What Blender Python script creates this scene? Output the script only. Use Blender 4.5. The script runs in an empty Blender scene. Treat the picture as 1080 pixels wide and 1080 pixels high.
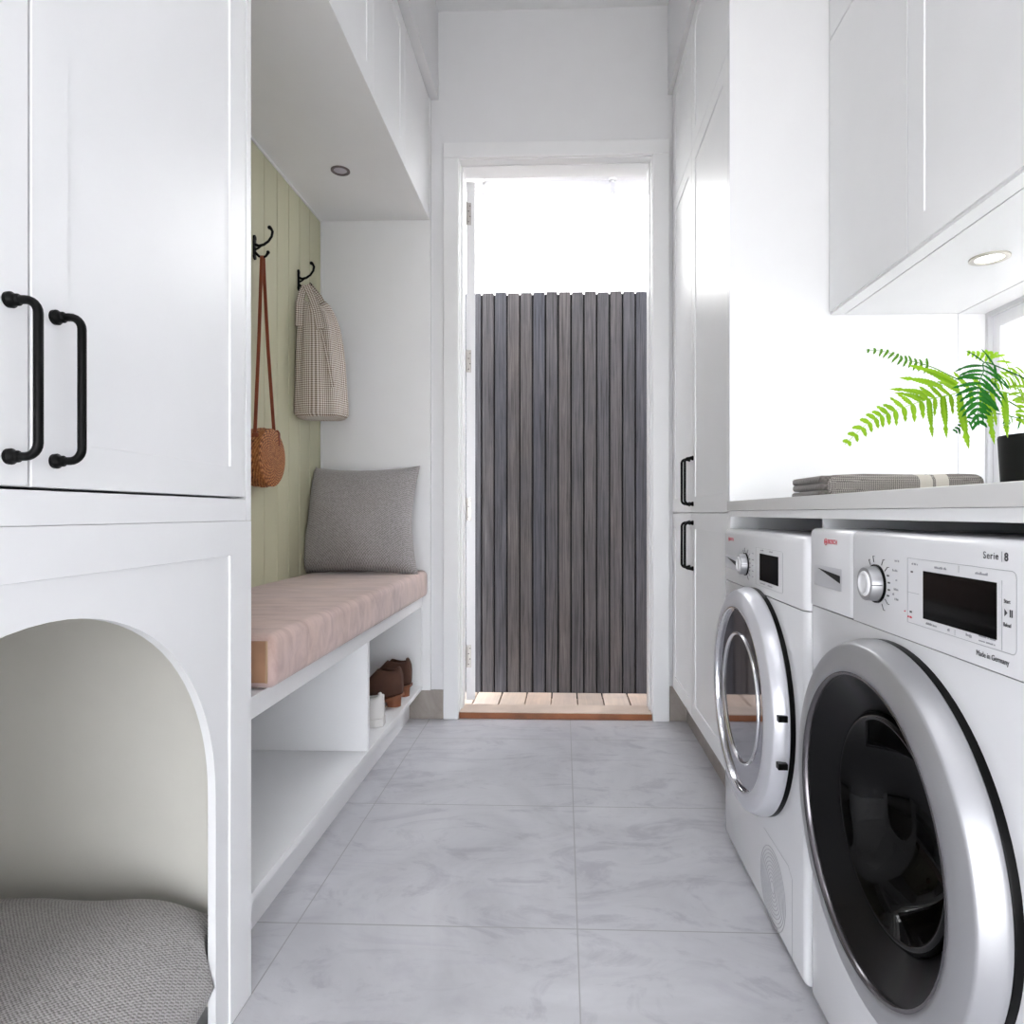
import bpy, bmesh, math, random
from mathutils import Vector, Matrix
random.seed(7)
PI = math.pi
scn = bpy.context.scene
COL = scn.collection
ORG = {}

# ------------------------------------------------------------------ materials
def nm(name):
    m = bpy.data.materials.new(name); m.use_nodes = True
    nt = m.node_tree
    return m, nt, nt.nodes['Principled BSDF']

def link(nt, a, b): nt.links.new(a, b)

def coords(nt, scale=(1, 1, 1), rot=(0, 0, 0)):
    tc = nt.nodes.new('ShaderNodeTexCoord'); mp = nt.nodes.new('ShaderNodeMapping')
    mp.inputs['Scale'].default_value = scale; mp.inputs['Rotation'].default_value = rot
    link(nt, tc.outputs['Object'], mp.inputs['Vector'])
    return mp.outputs['Vector']

def noise(nt, vec, scale, detail=4, rough=.5, dist=0):
    n = nt.nodes.new('ShaderNodeTexNoise')
    n.inputs['Scale'].default_value = scale; n.inputs['Detail'].default_value = detail
    n.inputs['Roughness'].default_value = rough; n.inputs['Distortion'].default_value = dist
    link(nt, vec, n.inputs['Vector'])
    return n.outputs['Fac']

def ramp(nt, fac, stops):
    r = nt.nodes.new('ShaderNodeValToRGB'); e = r.color_ramp.elements
    while len(e) < len(stops): e.new(.5)
    for i, (p, c) in enumerate(stops):
        e[i].position = p; e[i].color = (*c, 1) if len(c) == 3 else c
    link(nt, fac, r.inputs['Fac'])
    return r.outputs['Color']

def bump(nt, bs, h, strength=.2, dist=.001):
    b = nt.nodes.new('ShaderNodeBump'); b.inputs['Strength'].default_value = strength
    b.inputs['Distance'].default_value = dist
    link(nt, h, b.inputs['Height']); link(nt, b.outputs['Normal'], bs.inputs['Normal'])

def plain(name, col, rough=.5, metal=0, bumps=0, var=.03, coat=0, spec=None):
    m, nt, bs = nm(name)
    v = coords(nt)
    n = noise(nt, v, 9, 3)
    c1 = tuple(max(0, k * (1 - var)) for k in col); c2 = tuple(min(1, k * (1 + var)) for k in col)
    link(nt, ramp(nt, n, [(.3, c1), (.7, c2)]), bs.inputs['Base Color'])
    bs.inputs['Roughness'].default_value = rough; bs.inputs['Metallic'].default_value = metal
    if spec is not None: bs.inputs['Specular IOR Level'].default_value = spec
    if coat: bs.inputs['Coat Weight'].default_value = coat; bs.inputs['Coat Roughness'].default_value = .05
    if bumps: bump(nt, bs, noise(nt, v, 400, 2), bumps, .0005)
    return m

def math_node(nt, op, a, b=None):
    n = nt.nodes.new('ShaderNodeMath'); n.operation = op
    for i, q in enumerate((a, b)):
        if q is None: continue
        if isinstance(q, (int, float)): n.inputs[i].default_value = q
        else: link(nt, q, n.inputs[i])
    return n.outputs[0]

def sep(nt, vec):
    s = nt.nodes.new('ShaderNodeSeparateXYZ'); link(nt, vec, s.inputs[0]); return s.outputs

def mixc(nt, fac, a, b, mode='MIX'):
    n = nt.nodes.new('ShaderNodeMix'); n.data_type = 'RGBA'; n.blend_type = mode
    if isinstance(fac, (int, float)): n.inputs[0].default_value = fac
    else: link(nt, fac, n.inputs[0])
    for i, q in ((6, a), (7, b)):
        if isinstance(q, tuple): n.inputs[i].default_value = (*q, 1)
        else: link(nt, q, n.inputs[i])
    return n.outputs[2]

M = {}
M['cab'] = plain('white_satin_lacquer', (.86, .86, .87), .35, var=.008)
M['wall'] = plain('white_wall_paint', (.80, .80, .815), .8, var=.01, bumps=.08)
M['ceil'] = plain('ceiling_paint', (.84, .84, .85), .9, var=.01)
M['trim'] = plain('gloss_trim_paint', (.84, .84, .85), .35, var=.008)
M['inner'] = plain('pale_grey_carcass', (.66, .65, .60), .6, var=.02)
M['nook'] = plain('nook_shaded_white', (.80, .78, .72), .55, var=.02)  # white lining; shade and bounce tint mixed into the colour
M['black'] = plain('matt_black_metal', (.002, .002, .002), .4, var=.2, spec=.12)
M['blackpl'] = plain('black_plastic', (.003, .003, .003), .3, var=.2, spec=.1)
M['enamel'] = plain('white_enamel', (.80, .80, .82), .16, var=.005, coat=.3)
M['panelpl'] = plain('white_control_plastic', (.78, .78, .80), .22, var=.005)
M['recess'] = plain('recess_grey_plastic', (.55, .55, .58), .4)
M['silver'] = plain('silver_ring', (.40, .40, .415), .40, .65, var=.01)
M['silverw'] = plain('pale_silver_ring', (.66, .66, .70), .3, .35, var=.01)
M['chrome'] = plain('chrome', (.75, .75, .77), .12, 1)
M['darkchrome'] = plain('smoked_chrome', (.16, .15, .16), .22, .9)
M['cone'] = plain('door_black_satin', (.004, .004, .0045), .28, .0, spec=.22)
M['glassblk'] = plain('dark_door_glass', (.001, .001, .001), .04, 0, spec=.16)
M['mirror'] = plain('tinted_mirror_glass', (.42, .42, .46), .05, 1)
M['mirror2'] = plain('tinted_inner_glass', (.30, .30, .33), .04, 1)
M['disp'] = plain('display_glass', (.0015, .0015, .0015), .06, 0, spec=.08)
M['ink'] = plain('dark_print', (.05, .05, .055), .5)
M['inklight'] = plain('grey_print', (.32, .32, .34), .5)
M['red'] = plain('red_print', (.62, .06, .09), .5)
M['counter'] = plain('counter_solid_surface', (.70, .69, .68), .25, var=.01)
M['leather'] = plain('tan_leather_strap', (.22, .045, .015), .45, var=.15)
M['suede'] = plain('brown_suede', (.085, .036, .022), .85, var=.3, bumps=.3)
M['suede2'] = plain('brown_suede_lining', (.05, .02, .014), .8)
M['heel'] = plain('stacked_leather_heel', (.20, .065, .025), .5, var=.25)
M['whitecanvas'] = plain('white_canvas', (.74, .72, .70), .7, bumps=.2)
M['tan'] = plain('tan_insole', (.42, .28, .17), .7)
M['dark'] = plain('dark_rubber', (.03, .02, .018), .6)
M['pot'] = plain('charcoal_pot', (.010, .011, .010), .6, var=.15, spec=.2)
M['soil'] = plain('potting_soil', (.05, .035, .025), .95, var=.4)
M['steel'] = plain('hinge_steel', (.50, .47, .44), .35, .6)
M['sill'] = plain('varnished_sill', (.26, .085, .028), .4, var=.3)
M['sill_top'] = plain('sunlit_sill_top', (.62, .50, .42), .6, var=.1)  # sunlight on the timber top put into a paler colour
M['soffit'] = plain('soffit_paint', (.80, .80, .82), .8)
M['upvc'] = plain('window_frame_white', (.80, .80, .82), .3)
M['rebate_shade'] = plain('rebate_shade_grey', (.6, .6, .62), .5)
M['gap_shade'] = plain('gap_shade_black', (.012, .012, .013), .9)
M['grass'] = plain('outdoor_paving', (.45, .44, .42), .9, var=.1)

def make_green():
    m, nt, bs = nm('sage_green_panelling')
    v = coords(nt); s = sep(nt, v)
    t = math_node(nt, 'FRACT', math_node(nt, 'DIVIDE', math_node(nt, 'ADD', s[1], .096), .1))
    d = math_node(nt, 'ABSOLUTE', math_node(nt, 'SUBTRACT', t, .5))
    h = math_node(nt, 'LESS_THAN', d, .475)
    n = noise(nt, v, 4, 3)
    base = ramp(nt, n, [(.3, (.55, .535, .375)), (.7, (.58, .565, .40))])
    link(nt, base, bs.inputs['Base Color'])
    bs.inputs['Roughness'].default_value = .5
    bump(nt, bs, h, 1.0, .004)
    return m
M['green'] = make_green()

def make_floor():
    m, nt, bs = nm('grey_stone_tile')
    v = coords(nt); s = sep(nt, v)
    big = noise(nt, v, 2.2, 8, .62, 1.2)
    mp2 = coords(nt, (1, 2.2, 1), (0, 0, .5))
    vein = noise(nt, mp2, 3.0, 9, .68, 2.2)
    c = ramp(nt, big, [(.28, (.46, .455, .485)), (.5, (.56, .555, .585)), (.72, (.65, .645, .675))])
    c2 = ramp(nt, vein, [(.36, (.74, .73, .77)), (.48, (1, 1, 1)), (.56, (1.0, 1.0, 1.0)), (.66, (.90, .89, .92))])
    c = mixc(nt, .75, c, c2, 'MULTIPLY')
    def line(co, off, pitch, w):
        t = math_node(nt, 'FRACT', math_node(nt, 'DIVIDE', math_node(nt, 'ADD', co, off), pitch))
        d = math_node(nt, 'ABSOLUTE', math_node(nt, 'SUBTRACT', t, .5))
        return math_node(nt, 'LESS_THAN', d, w / pitch / 2)
    lx = line(s[0], .3 - .03 + 3, .6, .0028); ly = line(s[1], .285 - 1.365 + 5.7, .57, .0032)
    l = math_node(nt, 'MAXIMUM', lx, ly)
    c = mixc(nt, l, c, (.36, .355, .365))
    link(nt, c, bs.inputs['Base Color'])
    r = nt.nodes.new('ShaderNodeMapRange'); r.inputs[3].default_value = .34; r.inputs[4].default_value = .44; bs.inputs['Specular IOR Level'].default_value = .8
    link(nt, big, r.inputs[0]); link(nt, r.outputs[0], bs.inputs['Roughness'])
    bump(nt, bs, math_node(nt, 'SUBTRACT', 1, l), .4, .001)
    return m
M['floor'] = make_floor()

def make_stone(name, a, b):
    m, nt, bs = nm(name)
    v = coords(nt)
    link(nt, ramp(nt, noise(nt, v, 7, 8, .65, 1), [(.3, a), (.7, b)]), bs.inputs['Base Color'])
    bs.inputs['Roughness'].default_value = .4
    return m
M['stone'] = make_stone('skirting_stone_tile', (.26, .225, .20), (.40, .36, .33))

def make_boards(name, pitch, off, cols, rough=.8, axis=0, stretch=(60, 60, 1.5), gr=.5):
    m, nt, bs = nm(name)
    v = coords(nt); s = sep(nt, v)
    idx = math_node(nt, 'FLOOR', math_node(nt, 'DIVIDE', math_node(nt, 'ADD', s[axis], off), pitch))
    wn = nt.nodes.new('ShaderNodeTexWhiteNoise'); wn.noise_dimensions = '1D'; link(nt, idx, wn.inputs['W'])
    c = ramp(nt, wn.outputs['Value'], [(0, cols[0]), (.5, cols[1]), (1, cols[2])])
    add = nt.nodes.new('ShaderNodeVectorMath'); add.operation = 'ADD'
    cb = nt.nodes.new('ShaderNodeCombineXYZ'); link(nt, math_node(nt, 'MULTIPLY', idx, 3.7), cb.inputs[2])
    link(nt, v, add.inputs[0]); link(nt, cb.outputs[0], add.inputs[1])
    mp = nt.nodes.new('ShaderNodeMapping'); mp.inputs['Scale'].default_value = stretch
    link(nt, add.outputs[0], mp.inputs['Vector'])
    g = noise(nt, mp.outputs[0], 1.6, 8, .7, .4)
    gc = ramp(nt, g, [(.28, (.22, .22, .23)), (.48, (.92, .91, .92)), (.7, (1.65, 1.62, 1.62))])
    c = mixc(nt, gr, c, gc, 'MULTIPLY')
    n2 = noise(nt, add.outputs[0], 3, 5, .6)
    c = mixc(nt, .7, c, ramp(nt, n2, [(.3, (.75, .76, .82)), (.7, (1.2, 1.12, 1.05))]), 'MULTIPLY')
    link(nt, c, bs.inputs['Base Color']); bs.inputs['Roughness'].default_value = rough
    bump(nt, bs, g, .5, .003)
    return m
M['fence'] = make_boards('weathered_timber_board', .0745, .476, [(.064, .067, .080), (.074, .073, .079), (.098, .090, .089)], gr=1.0)
M['deck'] = make_boards('pale_deck_timber', .144, .497, [(.60, .50, .42), (.66, .56, .48), (.62, .5, .42)], .6, 0, (40, 1.2, 40), gr=.15)

def make_siding():
    m, nt, bs = nm('white_weatherboard')
    v = coords(nt); s = sep(nt, v)
    t = math_node(nt, 'FRACT', math_node(nt, 'DIVIDE', s[2], .17))
    link(nt, ramp(nt, t, [(0, (.55, .55, .55)), (.04, (.82, .82, .81)), (1, (.84, .84, .83))]), bs.inputs['Base Color'])
    bump(nt, bs, t, .6, .01); bs.inputs['Roughness'].default_value = .7
    return m
M['siding'] = make_siding()

def make_weave(name, c1, c2, sc=380, strength=.6, rough=.9, sheen=.3):
    m, nt, bs = nm(name)
    v = coords(nt); s = sep(nt, v)
    a = math_node(nt, 'SINE', math_node(nt, 'MULTIPLY', math_node(nt, 'ADD', s[0], math_node(nt, 'MULTIPLY', s[1], .12)), sc * 2))
    bq = math_node(nt, 'SINE', math_node(nt, 'MULTIPLY', math_node(nt, 'ADD', s[1], s[2]), sc * 2))
    w = math_node(nt, 'MULTIPLY', a, bq)
    n = noise(nt, v, sc * .55, 3, .7)
    f = math_node(nt, 'ADD', math_node(nt, 'MULTIPLY', w, .22), n)
    link(nt, ramp(nt, f, [(.3, c1), (.65, c2)]), bs.inputs['Base Color'])
    bs.inputs['Roughness'].default_value = rough; bs.inputs['Sheen Weight'].default_value = sheen
    bump(nt, bs, f, strength, .002)
    return m
M['pillow'] = make_weave('grey_linen_weave', (.22, .205, .20), (.41, .385, .385), 300)
M['petfab'] = make_weave('grey_basket_weave', (.19, .175, .165), (.52, .50, .49), 560, .9)
M['towelside'] = make_weave('dark_towel_edge', (.10, .085, .08), (.16, .14, .13), 300)

def make_pink():
    m, nt, bs = nm('dusty_pink_velvet')
    v = coords(nt, (1.5, 6, 3))
    n = noise(nt, v, 4, 5, .6, 1.0)
    n2 = noise(nt, coords(nt), 5, 4, .6, .5)
    c = ramp(nt, n, [(.3, (.44, .32, .29)), (.5, (.54, .41, .375)), (.7, (.62, .48, .44))])
    c = mixc(nt, .6, c, ramp(nt, n2, [(.3, (.9, .85, .9)), (.7, (1.05, .97, .88))]), 'MULTIPLY')
    link(nt, c, bs.inputs['Base Color']); bs.inputs['Roughness'].default_value = .85
    bs.inputs['Sheen Weight'].default_value = .3
    bump(nt, bs, n, .25, .002)
    return m
M['pink'] = make_pink()
M['tanfab'] = plain('tan_cord_fabric', (.36, .20, .12), .9, var=.25, bumps=.3)

def make_rattan():
    m, nt, bs = nm('woven_rattan')
    v = coords(nt); s = sep(nt, v)
    r = math_node(nt, 'SQRT', math_node(nt, 'ADD', math_node(nt, 'POWER', s[1], 2), math_node(nt, 'POWER', s[2], 2)))
    ang = math_node(nt, 'ARCTAN2', s[2], s[1])
    a = math_node(nt, 'SINE', math_node(nt, 'MULTIPLY', r, 620))
    b = math_node(nt, 'SINE', math_node(nt, 'ADD', math_node(nt, 'MULTIPLY', ang, 26), math_node(nt, 'MULTIPLY', s[0], 700)))
    w = math_node(nt, 'ADD', math_node(nt, 'MULTIPLY', math_node(nt, 'MULTIPLY', a, b), .35), noise(nt, v, 160, 3))
    link(nt, ramp(nt, w, [(.15, (.10, .025, .006)), (.5, (.36, .12, .032)), (.85, (.58, .26, .09))]), bs.inputs['Base Color'])
    bs.inputs['Roughness'].default_value = .6; bump(nt, bs, w, .7, .002)
    return m
M['rattan'] = make_rattan()

def make_gingham():
    m, nt, bs = nm('cream_and_taupe_gingham')
    tc = nt.nodes.new('ShaderNodeTexCoord'); s = sep(nt, tc.outputs['UV'])
    def st(c): return math_node(nt, 'GREATER_THAN', math_node(nt, 'SINE', math_node(nt, 'MULTIPLY', c, 2 * PI * 122)), .1)
    f = math_node(nt, 'MULTIPLY', math_node(nt, 'ADD', st(s[0]), st(s[1])), .5)
    link(nt, ramp(nt, f, [(0, (.80, .76, .72)), (.5, (.50, .42, .35)), (1, (.16, .12, .09))]), bs.inputs['Base Color'])
    bs.inputs['Roughness'].default_value = .9
    return m
M['gingham'] = make_gingham()

def make_towel():
    m, nt, bs = nm('speckled_towel_weave')
    v = coords(nt); s = sep(nt, v)
    ch = nt.nodes.new('ShaderNodeTexChecker'); ch.inputs['Scale'].default_value = 400
    mp = coords(nt, (1, .7, 1), (0, .78, 0)); link(nt, mp, ch.inputs['Vector'])
    ch.inputs['Color1'].default_value = (.40, .365, .34, 1); ch.inputs['Color2'].default_value = (.11, .095, .09, 1)
    # woven stripe band across one end
    x = s[0]
    def between(a, b): return math_node(nt, 'MULTIPLY', math_node(nt, 'GREATER_THAN', x, a), math_node(nt, 'LESS_THAN', x, b))
    band = math_node(nt, 'MAXIMUM', between(.035, .060), between(.066, .092))
    c = mixc(nt, band, ch.outputs['Color'], (.60, .55, .50))
    link(nt, c, bs.inputs['Base Color']); bs.inputs['Roughness'].default_value = .95
    bump(nt, bs, ch.outputs['Fac'], .8, .002)
    return m
M['towel'] = make_towel()

def make_leaf(name, a, b, tr=.35):
    m, nt, bs = nm(name)
    v = coords(nt)
    link(nt, ramp(nt, noise(nt, v, 30, 3), [(.3, a), (.7, b)]), bs.inputs['Base Color'])
    bs.inputs['Roughness'].default_value = .6; bs.inputs['Specular IOR Level'].default_value = .2
    ts = nt.nodes.new('ShaderNodeBsdfTranslucent'); ts.inputs['Color'].default_value = (*[min(1, k * 1.5) for k in b], 1)
    mx = nt.nodes.new('ShaderNodeMixShader'); mx.inputs[0].default_value = tr
    out = nt.nodes['Material Output']
    link(nt, bs.outputs[0], mx.inputs[1]); link(nt, ts.outputs[0], mx.inputs[2]); link(nt, mx.outputs[0], out.inputs['Surface'])
    return m
M['leafL'] = make_leaf('fern_bright_green', (.17, .36, .012), (.27, .47, .02))
M['leafD'] = make_leaf('fern_deep_green', (.006, .085, .008), (.02, .17, .012), .2)
M['leafM'] = make_leaf('fern_mid_green', (.05, .17, .015), (.11, .26, .02), .3)
M['stem'] = plain('fern_stem', (.10, .16, .03), .6)

def make_emit(name, col, st):
    m, nt, bs = nm(name)
    v = coords(nt)
    link(nt, ramp(nt, noise(nt, v, 3), [(0, col), (1, col)]), bs.inputs['Emission Color'])
    bs.inputs['Emission Strength'].default_value = st; bs.inputs['Base Color'].default_value = (.8, .8, .8, 1)
    return m
M['lamp'] = make_emit('lit_lamp_diffuser', (1, .97, .92), 6)
M['panel'] = make_emit('fill_light_panel', (.97, .98, 1), 1.5)
M['lens'] = plain('unlit_lens', (.62, .58, .64), .2)
M['ringd'] = plain('bronze_trim_ring', (.16, .13, .13), .3, .7)
M['ringl'] = plain('nickel_trim_ring', (.55, .52, .46), .3, .6)

def make_glass():
    m, nt, bs = nm('window_glass')
    v = coords(nt)
    g = nt.nodes.new('ShaderNodeBsdfGlossy'); g.inputs['Roughness'].default_value = .02
    t = nt.nodes.new('ShaderNodeBsdfTransparent')
    link(nt, ramp(nt, noise(nt, v, 2), [(0, (.93, .95, .96)), (1, (.95, .96, .97))]), t.inputs['Color'])
    mx = nt.nodes.new('ShaderNodeMixShader'); mx.inputs[0].default_value = .07
    link(nt, t.outputs[0], mx.inputs[1]); link(nt, g.outputs[0], mx.inputs[2])
    link(nt, mx.outputs[0], nt.nodes['Material Output'].inputs['Surface'])
    return m
M['glass'] = make_glass()

# ------------------------------------------------------------------ mesh helpers
def B(): return bmesh.new()

def box(bm, x0, x1, y0, y1, z0, z1, bev=0, seg=2, skip=None):
    t = bmesh.new()
    bmesh.ops.create_cube(t, size=1)
    for v in t.verts:
        v.co = Vector(((x0 + x1) / 2 + v.co.x * (x1 - x0), (y0 + y1) / 2 + v.co.y * (y1 - y0), (z0 + z1) / 2 + v.co.z * (z1 - z0)))
    if bev:
        bmesh.ops.bevel(t, geom=[e for e in t.edges if not (skip is not None and all(abs(v.co.z - skip) < 1e-6 for v in e.verts))], offset=bev, segments=seg, affect='EDGES', profile=.5)
    merge(bm, t)
    return bm

def merge(bm, t):
    me = bpy.data.meshes.new('tmp'); t.to_mesh(me); t.free(); bm.from_mesh(me); bpy.data.meshes.remove(me)

def poly_prism(bm, pts, ax, a, b):
    """polygon given in the two other axes, extruded along ax from a to b"""
    def mk(p, q):
        return {'x': Vector((q, p[0], p[1])), 'y': Vector((p[0], q, p[1])), 'z': Vector((p[0], p[1], q))}[ax]
    va = [bm.verts.new(mk(p, a)) for p in pts]; vb = [bm.verts.new(mk(p, b)) for p in pts]
    bm.faces.new(va); bm.faces.new(list(reversed(vb)))
    n = len(pts)
    for i in range(n):
        bm.faces.new((va[i], vb[i], vb[(i + 1) % n], va[(i + 1) % n]))
    bmesh.ops.recalc_face_normals(bm, faces=bm.faces)
    return bm

def tube(bm, pts, r, seg=10, cap=True, closed=False):
    pts = [Vector(p) for p in pts]; n = len(pts); rings = []
    rs = r if isinstance(r, (list, tuple)) else [r] * n
    up = Vector((0, 0, 1))
    d0 = (pts[1] - pts[0]).normalized()
    if abs(d0.dot(up)) > .9: up = Vector((1, 0, 0))
    side = d0.cross(up).normalized()
    for i, p in enumerate(pts):
        a = pts[max(0, i - 1)]; b = pts[min(n - 1, i + 1)]
        d = (b - a).normalized()
        side = (side - d * side.dot(d)).normalized(); u = side.cross(d)
        rings.append([bm.verts.new(p + (side * math.cos(t) + u * math.sin(t)) * rs[i]) for t in [2 * PI * k / seg for k in range(seg)]])
    for i in range(n - 1):
        for k in range(seg):
            bm.faces.new((rings[i][k], rings[i][(k + 1) % seg], rings[i + 1][(k + 1) % seg], rings[i + 1][k]))
    if cap: bm.faces.new(list(reversed(rings[0]))); bm.faces.new(rings[-1])
    return bm

def arcpts(c, r, a0, a1, n, plane):
    out = []
    for i in range(n + 1):
        t = a0 + (a1 - a0) * i / n
        p, q = r * math.cos(t), r * math.sin(t)
        out.append((c[0] + (p if plane[0] == 'x' else 0), c[1] + (p if plane[0] == 'y' else 0), c[2] + q))
    return out

def lathe(bm, c, prof, seg=64, axis='x'):
    """prof: list of (offset along axis, radius)"""
    rings = []
    for off, r in prof:
        ring = []
        if r < 1e-6:
            p = {'x': (c[0] + off, c[1], c[2]), 'z': (c[0], c[1], c[2] + off), 'y': (c[0], c[1] + off, c[2])}[axis]
            ring = [bm.verts.new(p)]
        else:
            for k in range(seg):
                t = 2 * PI * k / seg; a, b = r * math.cos(t), r * math.sin(t)
                p = {'x': (c[0] + off, c[1] + a, c[2] + b), 'z': (c[0] + a, c[1] + b, c[2] + off), 'y': (c[0] + a, c[1] + off, c[2] + b)}[axis]
                ring.append(bm.verts.new(p))
        rings.append(ring)
    for A, Bq in zip(rings, rings[1:]):
        if len(A) == 1 and len(Bq) == 1: continue
        for k in range(seg):
            k2 = (k + 1) % seg
            if len(A) == 1: bm.faces.new((A[0], Bq[k], Bq[k2]))
            elif len(Bq) == 1: bm.faces.new((A[k], Bq[0], A[k2]))
            else: bm.faces.new((A[k], Bq[k], Bq[k2], A[k2]))
    bmesh.ops.recalc_face_normals(bm, faces=bm.faces)
    return bm

def obj(name, bm, m, parent=None, loc=None, smooth=False, bevel=0, subsurf=0, solid=0):
    o_world = Vector(ORG[parent.name]) if parent else Vector(loc or (0, 0, 0))
    if parent is None and loc is None:
        cs = [v.co for v in bm.verts]
        mn = Vector((min(c.x for c in cs), min(c.y for c in cs), min(c.z for c in cs))); mxx = Vector((max(c.x for c in cs), max(c.y for c in cs), max(c.z for c in cs)))
        o_world = Vector(((mn.x + mxx.x) / 2, (mn.y + mxx.y) / 2, mn.z))
    bmesh.ops.recalc_face_normals(bm, faces=bm.faces)
    for v in bm.verts: v.co -= o_world
    me = bpy.data.meshes.new(name); bm.to_mesh(me); bm.free()
    me.materials.append(m)
    if smooth:
        for p in me.polygons: p.use_smooth = True
    o = bpy.data.objects.new(name, me); COL.objects.link(o)
    if smooth and smooth != 'all':
        try: me.set_sharp_from_angle(angle=math.radians(38))
        except Exception: pass
    if parent: o.parent = parent; ORG[o.name] = tuple(o_world)
    else: o.location = o_world; ORG[o.name] = tuple(o_world)
    if bevel:
        b = o.modifiers.new('bevel', 'BEVEL'); b.width = bevel; b.segments = 2; b.limit_method = 'ANGLE'
    if solid:
        b = o.modifiers.new('solid', 'SOLIDIFY'); b.thickness = solid; b.offset = 0
    if subsurf:
        b = o.modifiers.new('sub', 'SUBSURF'); b.levels = subsurf; b.render_levels = subsurf
    return o

def thing(name, label, cat, loc, group=None):
    o = bpy.data.objects.new(name, None); COL.objects.link(o); o.location = loc
    o.empty_display_size = .05
    ORG[o.name] = tuple(loc)
    o['label'] = label; o['category'] = cat
    if group: o['group'] = group
    return o

def tag(o, label, cat, group=None):
    o['label'] = label; o['category'] = cat
    if group: o['group'] = group
    return o

def struct(name, bm, m, parent=None, **k):
    o = obj(name, bm, m, parent, **k)
    if not parent: o['kind'] = 'structure'
    return o

def copy_tree(o, parent=None, loc=None):
    c = o.copy(); COL.objects.link(c)
    if parent: c.parent = parent
    if loc: c.location = loc
    for ch in list(o.children): copy_tree(ch, c)
    return c

def shaker(bm, xf, s, y0, y1, z0, z1, stile=.055, dep=.003, th=.02):
    """door leaf in a plane of constant x; xf front face, s = +1 faces +x, -1 faces -x"""
    ch = .0008
    def ring(y0, y1, z0, z1, x): return [bm.verts.new((x, y, z)) for y, z in ((y0, z0), (y1, z0), (y1, z1), (y0, z1))]
    e = .0012
    r0 = ring(y0, y1, z0, z1, xf - s * e); r0b = ring(y0 + e, y1 - e, z0 + e, z1 - e, xf)
    r1 = ring(y0 + stile, y1 - stile, z0 + stile, z1 - stile, xf)
    r2 = ring(y0 + stile + ch, y1 - stile - ch, z0 + stile + ch, z1 - stile - ch, xf - s * dep)
    rb = ring(y0, y1, z0, z1, xf - s * th)
    for a, b in ((rb, r0), (r0, r0b), (r0b, r1), (r1, r2)):
        for i in range(4): bm.faces.new((a[i], a[(i + 1) % 4], b[(i + 1) % 4], b[i]))
    bm.faces.new(r2); bm.faces.new(list(reversed(rb)))
    return bm

def handle(x, s, y, z0, z1, parent, r=.0045, out=.032):
    bm = B(); R = .014; xo = x + s * out
    pts = [(x, y, z0)]
    for i in range(7):
        t = PI / 2 * i / 6
        pts.append((xo - s * R + s * R * math.sin(t), y, z0 + R - R * math.cos(t)))
    for i in range(7):
        t = PI / 2 * i / 6
        pts.append((xo - s * R + s * R * math.cos(t), y, z1 - R + R * math.sin(t)))
    pts.append((x, y, z1))
    tube(bm, pts, r, 14)
    for z in (z0, z1):
        lathe(bm, (x, y, z), [(0, 0), (0, .0082), (s * .004, .0085), (s * .007, .0062), (s * .011, .0062), (s * .013, .0045), (s * .013, 0)], 16)
    return obj('handle', bm, M['black'], parent, smooth=True)

def text_mesh(s, size, y, z, x, m, parent, name='lettering', align='LEFT', bold=0, spacing=1, sx=1):
    cu = bpy.data.curves.new('t', 'FONT'); cu.body = s; cu.size = size; cu.extrude = .00015; cu.align_x = align; cu.offset = bold
    cu.space_character = spacing
    t = bpy.data.objects.new('t', cu); COL.objects.link(t)
    dg = bpy.context.evaluated_depsgraph_get(); dg.update()
    me = bpy.data.meshes.new_from_object(t.evaluated_get(dg))
    bpy.data.objects.remove(t); bpy.data.curves.remove(cu)
    bm = bmesh.new(); bm.from_mesh(me); bpy.data.meshes.remove(me)
    for v in bm.verts:
        v.co = Vector((x - v.co.z, y - v.co.x * sx, z + v.co.y))
    return obj(name, bm, m, parent)

# ------------------------------------------------------------------ the room
YB = -1.5                                                    # rear end of the room behind the camera
CZ = 3.03
def fl():
    bm = B(); box(bm, -1.25, 1.25, YB, 2.9, -.12, 0); return struct('floor', bm, M['floor'], loc=(0, 0, 0))
fl()
bm = B(); box(bm, -1.25, 1.25, YB, 2.9, CZ, CZ + .1); struct('ceiling', bm, M['ceil'])
bm = B(); box(bm, -1.25, -1.052, YB, 2.75, 0, CZ); wl = struct('wall_left', bm, M['wall'])
# tongue-and-groove green lining of the niche
bm = B()
for k in range(-10, 6):
    y0 = 2.205 + k * .1; y1 = min(y0 + .1, 2.729); y0 = max(y0, 1.185)
    if y1 <= 1.19: continue
    g = .0035
    poly_prism(bm, [(-1.0505, y0), (-1.0505, y1), (-1.044, y1), (-1.0375, y1 - g), (-1.0375, y0 + g), (-1.044, y0)], 'z', .527, 2.128)
struct('wall_niche', bm, M['green'])
bm = B()
yA, yZ, zA, zZ = .35, 1.80, .912, 1.424
box(bm, 1.08, 1.20, YB, yA, 0, CZ); box(bm, 1.08, 1.20, yZ, 2.75, 0, CZ)
box(bm, 1.08, 1.20, yA, yZ, 0, zA - .03); box(bm, 1.08, 1.20, yA, yZ, zZ, CZ)
struct('wall_right', bm, M['wall'])
dl, dr, dh = -.443, .374, 2.39
bm = B()
box(bm, -1.25, dl - .018, 2.75, 2.9, 0, CZ); box(bm, dr + .018, 1.25, 2.75, 2.9, 0, CZ); box(bm, dl - .018, dr + .018, 2.75, 2.9, dh + .018, CZ)
struct('wall_far', bm, M['wall'])
bm = B(); box(bm, -1.25, -1.0, YB - .12, YB, 0, CZ); box(bm, 1.0, 1.25, YB - .12, YB, 0, CZ); box(bm, -1.0, 1.0, YB - .12, YB, 1.40, CZ)
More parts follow.
